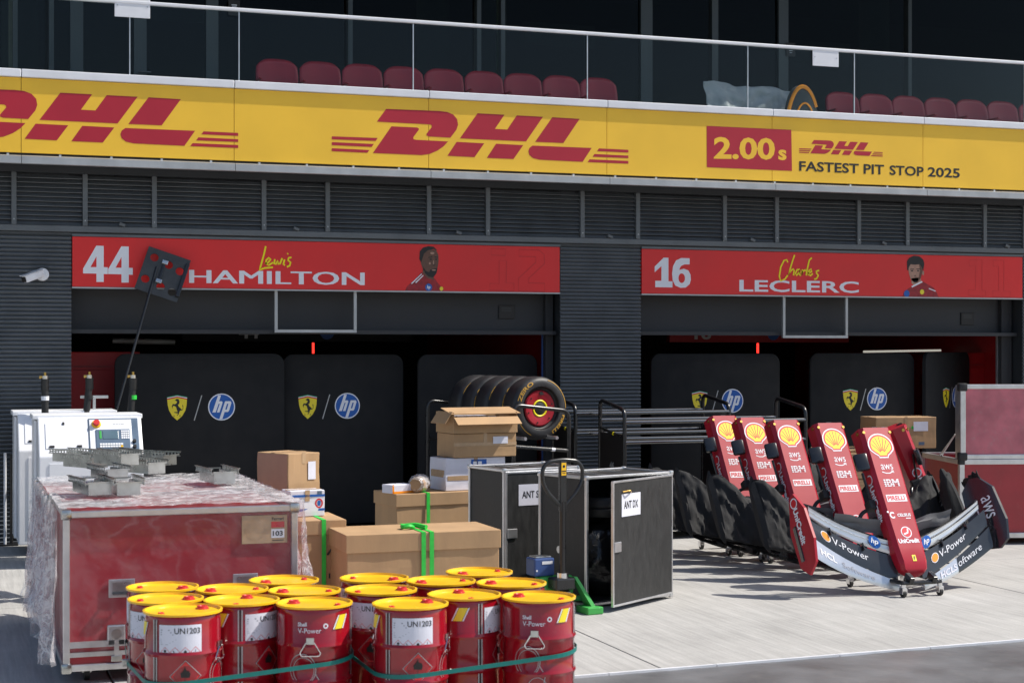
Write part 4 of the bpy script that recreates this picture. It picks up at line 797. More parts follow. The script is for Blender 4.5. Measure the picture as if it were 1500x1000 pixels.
# ================================================================ TYRES AND TROLLEYS
def make_tyre(lb):
    t=thing('tyre',lb,'tyre',(0,0,0),0,'slick tyres on the trolley'); ro,w_=.36,.305; a=Matrix.Rotation(PI/2,4,'X')
    prof=[(.235,-w_/2+.03),(.25,-w_/2+.008),(.29,-w_/2),(.325,-w_/2+.012),(.35,-w_/2+.035),(ro,-w_/2+.075),(ro+.002,0),(ro,w_/2-.075),(.35,w_/2-.035),(.325,w_/2-.012),(.29,w_/2),(.25,w_/2-.008),(.235,w_/2-.03),(.23,0),(.235,-w_/2+.03)]
    MB().lathe(prof,56,mx=a).build('rubber','tread',t,True)
    MB().lathe([(0,w_/2-.05),(.06,w_/2-.05),(.075,w_/2-.055),(.10,w_/2-.042),(.19,w_/2-.035),(.205,w_/2-.05)],40,mx=a).build('wheel_cover','rimred',t,True)
    MB().lathe([(.205,w_/2-.06),(.232,w_/2-.04),(.236,w_/2-.02),(.236,-w_/2+.05),(.2,-w_/2+.06),(0,-w_/2+.06)],40,mx=a).build('rim','rubber',t,True)
    MB().lathe([(.078,w_/2-.040),(.088,w_/2-.034),(.098,w_/2-.040)],32,mx=a).build('hub_ring','sigy',t,True); MB().lathe([(0,w_/2-.03),(.05,w_/2-.034),(.076,w_/2-.044)],24,mx=a).build('hub','rubber',t,True)
    for i in range(6): an=2*PI*i/6+.3; MB().cyl((.165*math.cos(an),-(w_/2-.034),.165*math.sin(an)),(.165*math.cos(an),-(w_/2-.029),.165*math.sin(an)),.009).build('cover_bolt','hair',t)
    MB().cyl((.01,-(w_/2-.034),.17),(.01,-(w_/2-.029),.17),.022).build('valve_hole','hair',t)
    def arc(txt,a0,a1,r,h,nm):
        V,F,asp=text2d(txt,.03,0); me=bpy.data.meshes.new(nm); pts=[]
        for x,y in V: an=a0+(a1-a0)*x; rr_=r+h*y; pts.append((rr_*math.cos(an),-(w_/2+.0015-max(0,rr_-.30)*.35),rr_*math.sin(an)))
        me.from_pydata(pts,[],F); o=bpy.data.objects.new(nm,me); col.objects.link(o); me.materials.append(M['gold']); o.parent=t
    arc('ZERO',R(165),R(112),.288,.045,'sidewall_lettering'); arc('PIRELLI',R(-15),R(-62),.288,.04,'sidewall_lettering')
    def band(a0,a1,r0,r1):
        pts=[];F=[];n=18
        for i in range(n+1):
            an=a0+(a1-a0)*i/n
            for rr_ in (r0,r1): pts.append((rr_*math.cos(an),-(w_/2+.0015-max(0,rr_-.30)*.35),rr_*math.sin(an)))
            if i<n: F.append((2*i,2*i+1,2*i+3,2*i+2))
        me=bpy.data.meshes.new('b'); me.from_pydata(pts,[],F); o=bpy.data.objects.new('sidewall_stripe',me); col.objects.link(o); me.materials.append(M['gold']); o.parent=t
    band(R(75),R(0),.326,.334); band(R(200),R(245),.326,.334)
    return t
ty0=make_tyre('x'); fc=atZ(794,598,18.55); dirv=Vector((math.sin(R(-13)),math.cos(R(-13)),0))
tn=['nearest slick tyre with red wheel cover facing the camera','second slick tyre from the camera in the row','third slick tyre from the camera in the row','fourth slick tyre from the camera in the row','farthest slick tyre in the row nearest the garage']
for i in range(5):
    s_=ty0 if i==0 else copy_tree(ty0); s_['label']=tn[i]; s_.location=fc+dirv*(.155+.312*i); s_.rotation_euler=(0,random.uniform(-.5,.5) if i else 0,R(13))
def hoop(mb,o,u,w_,h,z0=.12,r=.024,slope=0): mb.tube([o+Vector((0,0,z0)),o+Vector((0,0,h+slope)),o+u*w_+Vector((0,0,h)),o+u*w_+Vector((0,0,z0))],r,10,.10)
def wheels(t,pts):
    for p_ in pts: MB().cyl((p_[0]-.02,p_[1],.06),(p_[0]+.02,p_[1],.06),.06,seg=18).build('castor_wheel','rubber',t); MB().bb((p_[0]-.025,p_[1]-.025,.07),(p_[0]+.025,p_[1]+.025,.14)).build('castor_fork','steel',t)
# trolley 1, under the tyres (length runs away from the camera)
o1=fc-dirv*.28+Vector((-.50,0,0)); t=thing('tyre_trolley','black tubular trolley carrying the row of slick tyres','trolley',(o1.x,o1.y,0),R(13)); ht=1.50
for yy,sl_ in ((0,.08),(1.95,.08)):
    mb=MB(); hoop(mb,Vector((0,yy,0)),Vector((1,0,0)),.74,ht,slope=sl_); mb.build('end_hoop','blackmetal',t,True)
    MB().tube([(0,yy,1.12),(.74,yy,1.05)],.02).build('cross_tube','blackmetal',t); MB().cyl((.50,yy-.002,1.072),(.545,yy-.002,1.068),.0215).build('tape_band','coping',t)
for x in (.16,.58): MB().tube([(x,0,1.2 if x<.3 else 1.2),(x,1.95,1.2)],.02).build('tyre_rail','alu',t)
MB().bb((.02,-.012,.25),(.72,.0,.95)).build('end_panel','hair',t); MB().bb((0,0,.14),(.74,1.95,.17)).build('base_tray','blackmetal',t); wheels(t,[(.06,.06),(.68,.06),(.06,1.89),(.68,1.89)])
for x in (.0,.74): MB().tube([(x,0,.30),(x,1.95,.30)],.018).build('side_tube','blackmetal',t)
def trolley(pa,pbb,y,zs,lb,hts,num=None,dpt=.74,rails=2):
    a=onY(pa,600,y); b=onY(pbb,600,y); t=thing('tyre_trolley',lb,'trolley',(a.x,a.y,0)); L_=b.x-a.x
    for x in (0,L_):
        mb=MB(); hoop(mb,Vector((x,0,0)),Vector((0,1,0)),dpt,hts,slope=-.10); mb.build('end_hoop','blackmetal',t,True)
        MB().bb((x-.008,.02,.25),(x+.004,dpt-.02,hts-.38)).build('end_panel','hair',t); MB().tube([(x,0,hts-.42),(x,dpt,hts-.33)],.018).build('cross_tube','blackmetal',t); MB().cyl((x,.30,hts-.386),(x,.33,hts-.382),.02).build('marker_band','sigy',t)
    for z in zs:
        for yy in (0.0,dpt): MB().tube([(.0,yy,z),(L_,yy,z)],.023,12).build('side_rail','darkchrome',t,True)
    MB().bb((0,0,.14),(L_,dpt,.17)).build('base_tray','blackmetal',t); wheels(t,[(.06,.06),(L_-.06,.06),(.06,dpt-.06),(L_-.06,dpt-.06)])
    if num: Flat().text(num,0,0,.09,.13,.03).put('number','gutter',t,(-.010,.42,.80),(0,-1,0),(0,0,1),.002)
    return t
trolley(843,1068,-1.1,(1.19,1.43),'empty tyre trolley with silver rails in front of the grey pillar','' or 1.62)
trolley(915,1180,-2.0,(1.13,1.36),'empty tyre trolley with silver rails and number 46 end panel behind the noses',1.60,'46')
# ================================================================ NOSE AND FRONT WING ASSEMBLIES
def nose_unit(tip,top,right,lb,cover,full):
    """tip, top: world points of the nose tip and the upper end; right: horizontal direction of the wing span"""
    base=Vector((tip.x,tip.y,0)); t=thing('nose_and_wing',lb,'car nose',base,0,'front nose and wing units on dollies')
    A_=(top-tip); Ln=A_.length; a=A_.normalized(); r=(right-a*right.dot(a)).normalized(); n=r.cross(a)   # n points to the camera side
    if n.y>0: n=-n; 
    T0=tip-base
    def P(s,l,k): return T0+r*s+a*l+n*k
    def WB(s,l,k): g_=max(0,(abs(s)-.13)/.82); return P(s,l-.075+.085*g_*g_-.012*math.sin(PI*min(1,g_)),k-.06-.015*math.sin(PI*min(1,g_))+.04*g_**4)
    # nose body: lofted rounded boxes, flat upper face at k=0
    rings=[]
    for l,hw,th in ((-.005,.04,.04),(.012,.090,.075),(.05,.128,.11),(.12,.146,.14),(.25,.155,.155),(.6,.162,.17),(.95,.166,.185),(Ln,.168,.20)):
        b_=.035 if l>.1 else .02; k0=-.055+.055*min(1,max(0,l)/.10)**.5 if l<.10 else 0
        rings.append([P(s_,l,k_) for s_,k_ in ((-hw+b_,k0),(hw-b_,k0),(hw,k0-b_),(hw*1.02,k0-th+b_),(hw-b_,k0-th),(-hw+b_,k0-th),(-hw*1.02,k0-th+b_),(-hw,k0-b_))])
    MB().loft(rings).build('nose_cone','nose',t,True)
    MB().loft([[P(s_,Ln+d_,k_) for s_,k_ in ((-.03,-.01),(.03,-.01),(.03,-.06),(-.03,-.06))] for d_ in (-.01,.012)]).build('top_lug','carbon',t)
    for s_ in (-.14,.14): MB().cyl(P(s_,Ln-.05,-.01),P(s_,Ln-.05,.006),.014).build('fixing_pin','brass',t); MB().cyl(P(s_*1.2,Ln-.04,-.06),P(s_*1.27,Ln-.04,-.06),.016).build('side_pin','brass',t)
    def F(): return Flat()
    def put(fl,nm,m,l,off=.003): return fl.put(nm,m,t,P(0,l,0),r,a,off)
    # pecten emblem
    sh=[(-.115,.0)]; 
    def pect(R_):
        pts=[]; 
        for i in range(21):
            an=PI+R(20)-(PI+R(40))*i/20 if False else R(200)-R(220)*i/20; pts.append((R_*math.cos(an)*1.03,R_*math.sin(an)*.98))
        return pts+[(R_*.66,-R_*.62),(R_*.42,-R_*.78),(R_*.36,-R_*.95),(-R_*.36,-R_*.95),(-R_*.42,-R_*.78),(-R_*.66,-R_*.62)]
    lS=Ln-.19
    put(F().poly(pect(.130)),'scallop_outline','white',lS); put(F().poly(pect(.118)),'scallop_emblem','pred',lS,.004); put(F().poly(pect(.101)),'scallop_emblem','sigy',lS,.005)
    fl=F()
    for i in range(-3,4): an=R(90+i*24); fl.stroke([(math.cos(an)*.02,-.07+math.sin(an)*.02),(math.cos(an)*.099,-.012+math.sin(an)*.108)],.008)
    put(fl,'scallop_ribs','pred',lS,.006)
    fl=F().text('aws',0,0,.052,.125,.02,align='c').stroke([(-.065,-.022),(-.03,-.036),(.01,-.038),(.05,-.022)],.009).stroke([(.03,-.014),(.056,-.014),(.055,-.036)],.007); put(fl,'sponsor_lettering','white',Ln-.43)
    put(F().text('IBM',-.003,0,.072,.15,.0,align='c'),'sponsor_lettering','white',Ln-.60); put(F().text('IBM',.004,0,.072,.15,.0,align='c'),'sponsor_lettering','white',Ln-.60,.0042)
    for i in range(3): put(F().rect(-.08,.012+i*.020,.08,.016+i*.020),'lettering_stripe','nose',Ln-.60,.006)
    put(F().rect(-.10,-.012,.11,.058),'sponsor_plate','white',Ln-.74); put(F().text('PIRELLI',0,.0,.046,.18,.03,align='c'),'plate_lettering','pred',Ln-.74,.005)
    if full:
        put(F().text('CELSIUS',.03,0,.030,.14,.03,align='c').text('C',-.095,-.016,.065,.05,.04,align='c').circ(-.13,.05,.01).rect(.04,-.022,.09,-.014),'sponsor_lettering','white',Ln-.90)
    put(F().text('UniCredit',0,0,.044,.215,.04,align='c').circ(0,.105,.055),'sponsor_lettering','white',.29); put(F().circ(0,.105,.046),'lettering_disc','pred',.29,.005); put(F().stroke([(-.03,.085),(.012,.10),(.022,.14)],.016),'disc_mark','white',.29,.006)
    put(F().rect(-.016,-.005,.022,.055),'small_shield','ylw',.12,.004); put(F().poly([(-.006,.005),(.004,.01),(.012,.035),(.004,.048),(-.004,.03)]),'small_horse','black',.12,.005)
    # lettering down the left flank
    u=-a; v=-n; o_=P(-.165,Ln-.50,-.10)
    Flat().text('UniCredit',.06,-.02,.07,.36,.04).circ(.0,.015,.05).put('flank_lettering','white',t,o_,u,(-n if False else n),.006); Flat().circ(0,.015,.038).put('flank_disc','pred',t,o_,u,n,.008)
    # stand: upright hook with foam block and wedge pad on the left of the nose
    MB().tube([P(-.30,.30,-.25),P(-.30,.62,-.25),P(-.24,.70,-.22),P(-.17,.70,-.16)],.019,10,.07).build('support_hook','blackmetal',t,True); MB().box(P(-.185,.72,-.14),(.09,.09,.10),Matrix((r,a,n)).transposed(),.012).build('foam_block','rubber',t); MB().tube([P(-.19,.74,-.12),P(-.23,1.02,-.07)],.013).build('pad_stalk','blackmetal',t)
    Rm_=Matrix((r,a,n)).transposed()@Matrix.Rotation(R(-18),3,'Y'); MB().box(P(-.235,Ln-.34,-.03),(.13,.17,.06),Rm_,.022).build('wedge_pad','carbon',t,True)
    # wing halves
    def strip(sgn,l0a,l0b,l1a,l1b,k0,k1,nm,m,s0=.13,s1=.95,bow=.0):
        rings=[]; N=10
        for i in range(N+1):
            f_=i/N; s_=sgn*(s0+(s1-s0)*f_); la=l0a+(l1a-l0a)*f_; lb_=l0b+(l1b-l0b)*f_; kc=k0+(k1-k0)*f_-bow*math.sin(PI*f_); c=lb_-la
            rings.append([WB(s_,la+c*q_,kc+h_) for q_,h_ in ((0,0),(.25,.016),(.6,.020),(1,.030),(.97,.020),(.6,.004),(.25,-.006))])
        return MB().loft(rings).build(nm,m,t,True)
    sides=(-1,1) if not cover else (-1,1)
    for sg in sides:
        (strip(sg,-.03,.05,.24,.43,-.10,-.08,'main_plane','wsilver') if sg<0 else (strip(sg,-.03,.05,.105,.24,-.10,-.09,'main_plane','wsilver',s1=.54),strip(sg,.105,.24,.24,.43,-.09,-.08,'main_plane_tip','wgrey',s0=.542,s1=.95))) if full else strip(sg,-.03,.05,.24,.43,-.10,-.08,'main_plane','carbon'); strip(sg,.065,.29,.445,.60,-.08,-.07,'middle_flap','wgrey'); strip(sg,.305,.368,.615,.66,-.06,-.055,'upper_flap','wsilver',s1=.90); strip(sg,.374,.42,.664,.70,-.05,-.045,'top_flap','wsilver',s1=.90)
        strip(sg,.425,.435,.705,.72,-.05,-.05,'flap_gurney','carbon',s1=.90)
        for f_ in (.35,.72): s_=sg*(.13+.82*f_); MB().box(WB(s_,.28+.32*f_,-.035),(.012,.07,.035),Matrix((r,a,n)).transposed(),.004).build('slot_bracket','carbon',t)
        # endplate
        pl=[(.26,-.04),(.30,-.16),(.62,-.24),(.90,-.22),(1.0,-.12),(.98,-.04),(.84,.06),(.50,.09),(.32,.05)] if sg>0 else [(.12,-.10),(.22,-.20),(.55,-.22),(.86,-.12),(.88,-.05),(.70,.05),(.40,.08),(.20,.02)]; x0=sg*.965; th=.012
        if not cover: MB().loft([[P(x0+d_+(max(0,.30+k_)*.5-.07 if sg>0 else -max(0,.05-k_)*.15),l_-.03,k_-.05) for l_,k_ in pl] for d_ in (-th,th)]).build('endplate','nose' if sg<0 else 'carbon',t)
    if full:
        SF={'main':(-.03,.05,.24,.43,-.10,-.08,.95),'mid':(.065,.29,.445,.60,-.08,-.07,.95),'up':(.305,.42,.615,.70,-.06,-.055,.90)}
        def wrap(which,sg,s_start,q0,nudge=.004):
            l0a,l0b,l1a,l1b,k0,k1,s1=SF[which]
            def f_(x,y,off):
                s_=s_start+x; g_=(abs(s_)-.13)/(s1-.13); la=l0a+(l1a-l0a)*g_; lb_=l0b+(l1b-l0b)*g_; c=lb_-la; q_=q0+y/c; h_=.016*q_/.25 if q_<.25 else .016+.004*(q_-.25)/.35 if q_<.6 else .02+.01*(q_-.6)/.4
                return WB(s_,la+c*q_,k0+(k1-k0)*g_+h_+nudge+off)
            return f_
        def wput(fl,nm,m,which,sg,s0_,q0,nudge=.004): fl.put(nm,m,t,(0,0,0),(1,0,0),(0,0,1),.0,warp=wrap(which,sg,s0_,q0,nudge))
        for sg in (-1,1):
            s0_=-.78 if sg<0 else .30
            wput(Flat().text('V-Power',.07,0,.065,.33,.03),'wing_lettering','white','mid',sg,s0_,.40); wput(Flat().circ(.01,.03,.045),'wing_emblem','white','mid',sg,s0_,.40); wput(Flat().circ(.01,.03,.038),'wing_emblem','orange','mid',sg,s0_,.40,.006)
            s0_=-.30 if sg<0 else .24
            wput(Flat().circ(0,.0,.055),'wing_roundel','hpblue','up',sg,s0_,.5,.024); wput(Flat().text('hp',-.035,-.032,.065,.07,.02,.25),'roundel_lettering','white','up',sg,s0_,.5,.026)
            if sg<0: wput(Flat().text('HCL',0,0,.06,.15,.03),'wing_lettering','white','main',sg,-.86,.35); wput(Flat().text('Software',0,0,.05,.30,.03),'wing_lettering','fine','main',sg,-.66,.32)
            else: wput(Flat().text('HCLS',0,0,.06,.20,.03),'wing_lettering','paper','main',sg,.33,.25); wput(Flat().text('oftware',0,0,.065,.28,.0),'wing_lettering','white','main',sg,.55,.33)
        e=P(.895+.23*.5-.016,.64,-.12); vE=(n+r*.5).normalized(); Flat().text('aws',0,0,.10,.21,.0,align='c').stroke([(-.10,-.04),(-.03,-.065),(.04,-.06),(.10,-.03)],.014).put('endplate_lettering','white',t,e,-a,vE,.004)
        e=P(-.965-.15*.13-.015,.76,-.13); vE=(n+r*.15).normalized(); Flat().text('UniCredit',.05,-.02,.07,.34,.04).circ(0,.015,.05).put('endplate_lettering','white',t,e,-a,vE,.004); Flat().circ(0,.015,.038).put('endplate_disc','pred',t,e,-a,vE,.006); MB().box(P(-1.0,.40,-.20),(.02,.34,.07),Matrix((r,a,n)).transposed(),.01).build('endplate_slot','carbon',t)
    if full: MB().grid(lambda u_,v_:P(1.02+.10*math.sin(PI*v_)+.05*nz3(u_*5,v_*5,3),.42+.60*v_+.03*nz3(u_*7,v_*3,8),-.34+.26*u_+.05*nz3(u_*4,v_*6,1)),20,24).build('endplate_cover','fabric',t,True,.01)
    # fabric covers
    def cov(sg,nm='wing_cover'):
        def f_(u_,v_):
            s_=sg*(.28+.74*u_); lo=.02+.13*u_; hi=.46+.30*u_+ .22*max(0,u_-.55)*2*(1-.55*max(0,u_-.85)/.15)
            wv=.05*(.4-abs(nz3(u_*5+v_*9,v_*4,tip.x*5)))+.04*nz3(u_*6+sg,v_*5,tip.x*3)+.030*(.35-abs(nz3(u_*11+v_*6,v_*7-u_*3,tip.y*2)))+.012*nz3(u_*25,v_*16,tip.y)+.02*math.sin(v_*6.283*2+u_*9); an=2*PI*v_; c=math.cos(an); q_=math.sin(an)
            return P(s_+.02*nz3(v_*6,u_*4,2),(lo+hi)/2+(hi-lo)/2*c*(1 if abs(c)<2 else 1),-.05+q_*(.045+.05*u_*(1-.9*max(0,u_-.9)/.1))+wv)
        MB().grid(f_,44,60).build(nm,'fabric',t,True)
        MB().loft([[P(sg*1.0,(.05+.99)/2+.40*math.cos(x_),-.05+.075*math.sin(x_)) for x_ in [2*PI*i/20 for i in range(20)]],[P(sg*1.045,.50+.32*math.cos(x_),-.05+.04*math.sin(x_)) for x_ in [2*PI*i/20 for i in range(20)]]]).build('cover_end','fabric',t,True)
    if cover: cov(-1); cov(1)
    def lin_(u_,v_): s_=-.62+1.24*u_; return P(s_,.42+.20*abs(s_)+.10*v_+.02*nz3(u_*7,v_*3,1),-.19+.10*v_+.03*nz3(u_*5,v_*4,4))
    MB().grid(lin_,26,6).build('cover_lining','lining',t,True)
    # dolly
    f0=Vector((r.x,r.y,0)).normalized(); b0=Vector((-f0.y,f0.x,0)); 
    if b0.y<0: b0=-b0
    c0=Vector((0,0,0))+b0*.05
    def D(s_,q_,z): return c0+f0*s_+b0*q_+Vector((0,0,z))
    MB().tube([D(-.20,-.10,.125),D(.20,-.10,.125)],.022,8).build('dolly_bar','blackmetal',t); MB().tube([D(-.30,.62,.125),D(.30,.62,.125)],.022,8).build('dolly_bar','blackmetal',t)
    for s_ in (-1,1):
        MB().tube([D(s_*.18,-.10,.125),D(s_*.28,.62,.125)],.02,8).build('dolly_beam','blackmetal',t); MB().tube([D(s_*.26,.55,.125),D(s_*.26,.50,.55)],.018,8).build('dolly_upright','blackmetal',t); MB().box(D(s_*.12,-.09,.165),(.05,.10,.06),Matrix.Rotation(R(25),3,'X'),.008).build('nose_rest','blackmetal',t)
        for q_,sp in ((-.10,.19),(.62,.29)):
            p_=D(s_*sp,q_,0); MB().cyl(p_+f0*-.014+Vector((0,0,.036)),p_+f0*.014+Vector((0,0,.036)),.036,seg=18).build('castor_wheel','rubber',t,True); MB().loft([[p_+f0*x_+b0*y_+Vector((0,0,z_)) for x_,y_ in ((-.024,-.026),(.024,-.026),(.024,.03),(-.024,.03))] for z_ in (.030,.085)]).build('castor_fork','chrome',t); MB().cyl(p_+Vector((0,0,.085)),p_+Vector((0,0,.112)),.022).build('castor_swivel','chrome',t)
    return t
tops=[(1282,626,15.3),(1215,619,16.35),(1150,614.5,17.05),(1101,611,17.6),(1060,608.5,18.15)]
nm_=['nearest red nose with uncovered silver and grey front wing','second red nose from the right with black covered wing','middle red nose of the five with black covered wing','fourth red nose from the right with black covered wing','leftmost red nose with black covered wing beside the trolley rails']
for i,(px,py,Z) in enumerate(tops):
    tp_=atZ(px,py,Z); rr_=Vector((math.cos(R(-19)),math.sin(R(-19)),0)); bk=Vector((.327,.945,0))
    hv=-_rt*.24+bk*.66; tip_=tp_-hv; tip_.z=.20; rr_=Vector((hv.y,-hv.x,0)).normalized()
    nose_unit(tip_,tp_,rr_,nm_[i],i>0,i==0)
# far unit, seen from behind at the right
tp_=atZ(1322,620,17.0); hv=Vector((-.46,.14,0)); tip_=tp_-hv; tip_.z=.20
nose_unit(tip_,tp_,Vector((hv.y,-hv.x,0)).normalized(),'red nose turned away behind the nearest one, wing under black cover',True,False)
# ================================================================ RIGHT RED CASE, CARTON, CRATE
pR=onZ(1408,797); rc=thing('flight_case','large red flight case with raised lid at the right edge','flight case',(pR.x,pR.y,0),R(-14)); w_,dp,z0,h=2.2,1.25,.10,.93
for a,b in (((.004,.004,z0),(w_-.004,.03,h)),((.004,dp-.03,z0),(w_-.004,dp-.004,h)),((.004,.03,z0),(.03,dp-.03,h)),((w_-.03,.03,z0),(w_-.004,dp-.03,h)),((.03,.03,z0),(w_-.03,dp-.03,z0+.03))): MB().bb(a,b).build('case_wall','casered',rc)
edges(rc,w_,dp,z0,h,'alu',.03,'rubber'); castors(rc,w_,dp,z0-.01)
MB().bb((.03,-.02,h+.035),(w_-.03,.13,h+.83)).build('lid_panel','casedustlit',rc)
for a,b in (((-.02,-.03,h+.032),(.045,.14,h+.86)),((.045,-.032,h+.82),(w_,.14,h+.87)),((.045,-.032,h+.032),(w_,.14,h+.085))): MB().bb(a,b,bev=.008).build('lid_edge','alu',rc)
for z in (h+.06,h+.84): MB().box((.012,-.0,z),(.10,.09,.09),None,.016).build('lid_corner','rubber',rc,True)
for k_ in (0,.06): MB().tube([(-.01,.16,h+.30),(-.012,.62+k_,h+.02)],.009,8).build('lid_stay','alu',rc)
Flat().rect(.78,h+.30,.95,h+.62).put('lid_patch','casered',rc,(0,-.02,0),(1,0,0),(0,0,1),.002)
pK=onZ(1330,671,.93); 
cr=thing('wooden_crate','raw wooden crate behind the raised red lid','crate',(10.75,-1.55,0),R(-8))
for i in range(5): MB().bb((-.45,-.03,.10+i*.165),(.55,-.005,.25+i*.165),bev=.004).build('plank','wood',cr)
for i in range(6): MB().bb((-.45+i*.168,0,.93),(-.45+i*.168+.16,.62,.955),bev=.004).build('plank','wood',cr)
MB().bb((-.44,0,.06),(.54,.6,.925)).build('crate_body','wood',cr)
for x in (-.40,.04,.48): MB().bb((x-.05,-.02,0),(x+.05,.6,.06)).build('skid','wood',cr)
def fitcart(px0,px1,pyt,pyb,y,z,lb):
    a=onY(px0,pyb,y); b=onY(px1,pyb,y); t_=carton((a.x,a.y,z),R(-6),b.x-a.x,.45,onY(px0,pyt,y).z-z,lb,'card'); return t_
k_=fitcart(1283,1366,611,648,-1.5,.957,'sealed brown carton with green dot standing on the wooden crate')
Flat().circ(.50,.26,.02).put('green_dot','gstrap',k_,(0,0,0),(1,0,0),(0,0,1),.003); Flat().rect(.07,.16,.13,.27).put('shipping_label','paper',k_,(0,0,0),(1,0,0),(0,0,1),.003); Flat().rect(.58,.04,.66,.08).put('shipping_mark','machgrey',k_,(0,0,0),(1,0,0),(0,0,1),.003)
# ================================================================ DRUMS
RD,HD,ZP=.21,.63,.15
def make_drum():
    t=thing('fuel_drum','x','drum'); prof=[(0,0),(RD-.004,0),(RD,.006),(RD-.004,.02)]
    def rib(z): return [(RD-.005,z-.022),(RD+.002,z-.010),(RD+.006,z),(RD+.002,z+.010),(RD-.005,z+.022)]
    prof+=rib(HD*.345)+rib(HD*.655)+[(RD-.005,HD-.05),(RD-.012,HD-.022),(RD-.006,HD-.014)]
    MB().lathe(prof,56).build('drum_body','drum',t,True)
    MB().lathe([(RD-.006,HD-.014),(RD+.004,HD-.012),(RD+.005,HD),(RD-.006,HD+.002),(RD-.010,HD-.012),(RD-.03,HD-.014),(0,HD-.012)],56).build('drum_lid','lid',t,True)
    def cap(x,y,r,h): MB().lathe([(r*1.25,0),(r*1.2,h*.35),(r,h*.45),(r*.95,h),(r*.6,h),(r*.5,h*.8),(0,h*.8)],20,mx=Matrix.Translation((x,y,HD-.013))).build('bung','bung',t,True)
    cap(.10,.08,.030,.017); cap(-.11,-.09,.016,.011)
    rad=RD-.0015
    def wp(a0,zc):
        def f_(x,y,off): an=a0+x/rad; return Vector(((rad+off)*math.sin(an),-(rad+off)*math.cos(an),zc+y))
        return f_
    def patch(a0,w_,z0,z1,nm,m,off=.0,sh=0):
        pts=[];F=[];n=max(2,int(w_/.012)); f_=wp(a0,0)
        for i in range(n+1):
            x=-w_/2+w_*i/n; pts.append(f_(x-sh/2,z0,off)); pts.append(f_(x+sh/2,z1,off))
            if i<n: F.append((2*i,2*i+2,2*i+3,2*i+1))
        me=bpy.data.meshes.new(nm); me.from_pydata([tuple(p) for p in pts],[],F); o=bpy.data.objects.new(nm,me); col.objects.link(o); me.materials.append(M[m]); o.parent=t
    zt=HD-.055
    patch(0,.235,zt-.175,zt,'paper_label','paper')
    Flat().text('UN1203',-.03,-.047,.031,.138,.012).put('label_lettering','black',t,(0,0,0),(1,0,0),(0,0,1),.003,warp=wp(0,zt)); F=Flat()
    for k in range(3): F.rect(-.108,-.030-k*.012,-.055+.01*k,-.024-k*.012)
    for k in range(4): F.rect(-.108,-.078-k*.009,-.02-.015*k,-.0755-k*.009)
    F.rect(-.108,-.112,.10,-.110); F.put('label_fine_print','fine',t,(0,0,0),(1,0,0),(0,0,1),.002,warp=wp(0,zt))
    F=Flat()
    for k in range(4): x=-.082+k*.055; F.stroke([(x-.025,-.143),(x,-.118),(x+.025,-.143),(x,-.168)],.003,True)
    F.put('hazard_diamonds','pred',t,(0,0,0),(1,0,0),(0,0,1),.002,warp=wp(0,zt))
    F=Flat(); F.circ(-.082,-.138,.007).rect(-.089,-.155,-.075,-.146).stroke([(-.036,-.135),(-.030,-.150),(-.018,-.152)],.004).circ(.028,-.145,.008,.010).rect(.0815,-.145,.0845,-.132).circ(.083,-.152,.0025); F.put('hazard_symbols','black',t,(0,0,0),(1,0,0),(0,0,1),.003,warp=wp(0,zt))
    for dx,m in ((-.014,'gutter'),(-.004,'hair'),(.006,'gutter')): patch(R(-39)+dx/rad,.007,.02,HD-.03,'seam_stripe',m,.001)
    patch(R(-72),.05,HD-.125,HD-.05,'yellow_slash','ylw',.001,.035); 
    for dx in (-.032,.032): patch(R(-72)+dx/rad,.008,HD-.125,HD-.05,'white_slash','white',.001,.035)
    F=Flat().text('Shell',-.07,.052,.022,.05,.02).text('V-Power',-.07,.014,.028,.13,.025).ring(.085,.052,.011,.007); F.put('brand_lettering','white',t,(0,0,0),(1,0,0),(0,0,1),.002,warp=wp(R(-122),HD-.155))
    for a0 in (R(-122),R(72)):
        f_=wp(a0,HD-.22); MB().loft([[f_(x,y,o_) for x,y in ((-.02,.02),(.02,.02),(.02,.055),(-.02,.055))] for o_ in (.0,.012)]).build('handle_bracket','steel',t)
        MB().tube([f_(x,y,.012) for x,y in ((-.02,.03),(-.055,-.03),(-.045,-.045),(.045,-.045),(.055,-.03),(.02,.03))],.0042,6,.012).build('bail_handle','chrome',t,True)
    for a0 in (R(-126),R(76)):
        F=Flat().ring(-.03,-.02,.075,.004,ry=.085).ring(-.025,-.025,.06,.003,ry=.07).stroke([(.04,-.04),(.075,-.10),(.06,-.17),(.02,-.22)],.004).ring(.03,-.17,.055,.003,ry=.06); F.put('line_graphic','gutter',t,(0,0,0),(1,0,0),(0,0,1),.002,warp=wp(a0,HD-.32))
    F=Flat().stroke([(-.085,0),(0,.085),(.085,0),(0,-.085)],.004,True); F.put('flame_diamond','gutter',t,(0,0,0),(1,0,0),(0,0,1),.002,warp=wp(R(8),HD-.33))
    F=Flat().poly([(-.024,-.005),(-.026,.018),(-.012,.03),(-.002,.05),(.006,.03),(.02,.028),(.026,.012),(.02,-.008)]); F.put('flame_mark','hair',t,(0,0,0),(1,0,0),(0,0,1),.002,warp=wp(R(8),HD-.33)); F=Flat().poly([(-.079,0),(0,.079),(.079,0),(0,-.079)]); F.put('diamond_fill','bung',t,(0,0,0),(1,0,0),(0,0,1),.001,warp=wp(R(8),HD-.33))
    return t
dr0=make_drum(); ZT=ZP+HD
Ld=[(268,891,-4,'front'),(243,875,-38,'second on the left side'),(238,858,-60,'rear left'),(340,861,150,'middle of the rear'),(354,877,38,'centre front'),(416,848,170,'farthest back'),(446,863,140,'rear right'),(460,881,116,'front right, showing white brand lettering')]
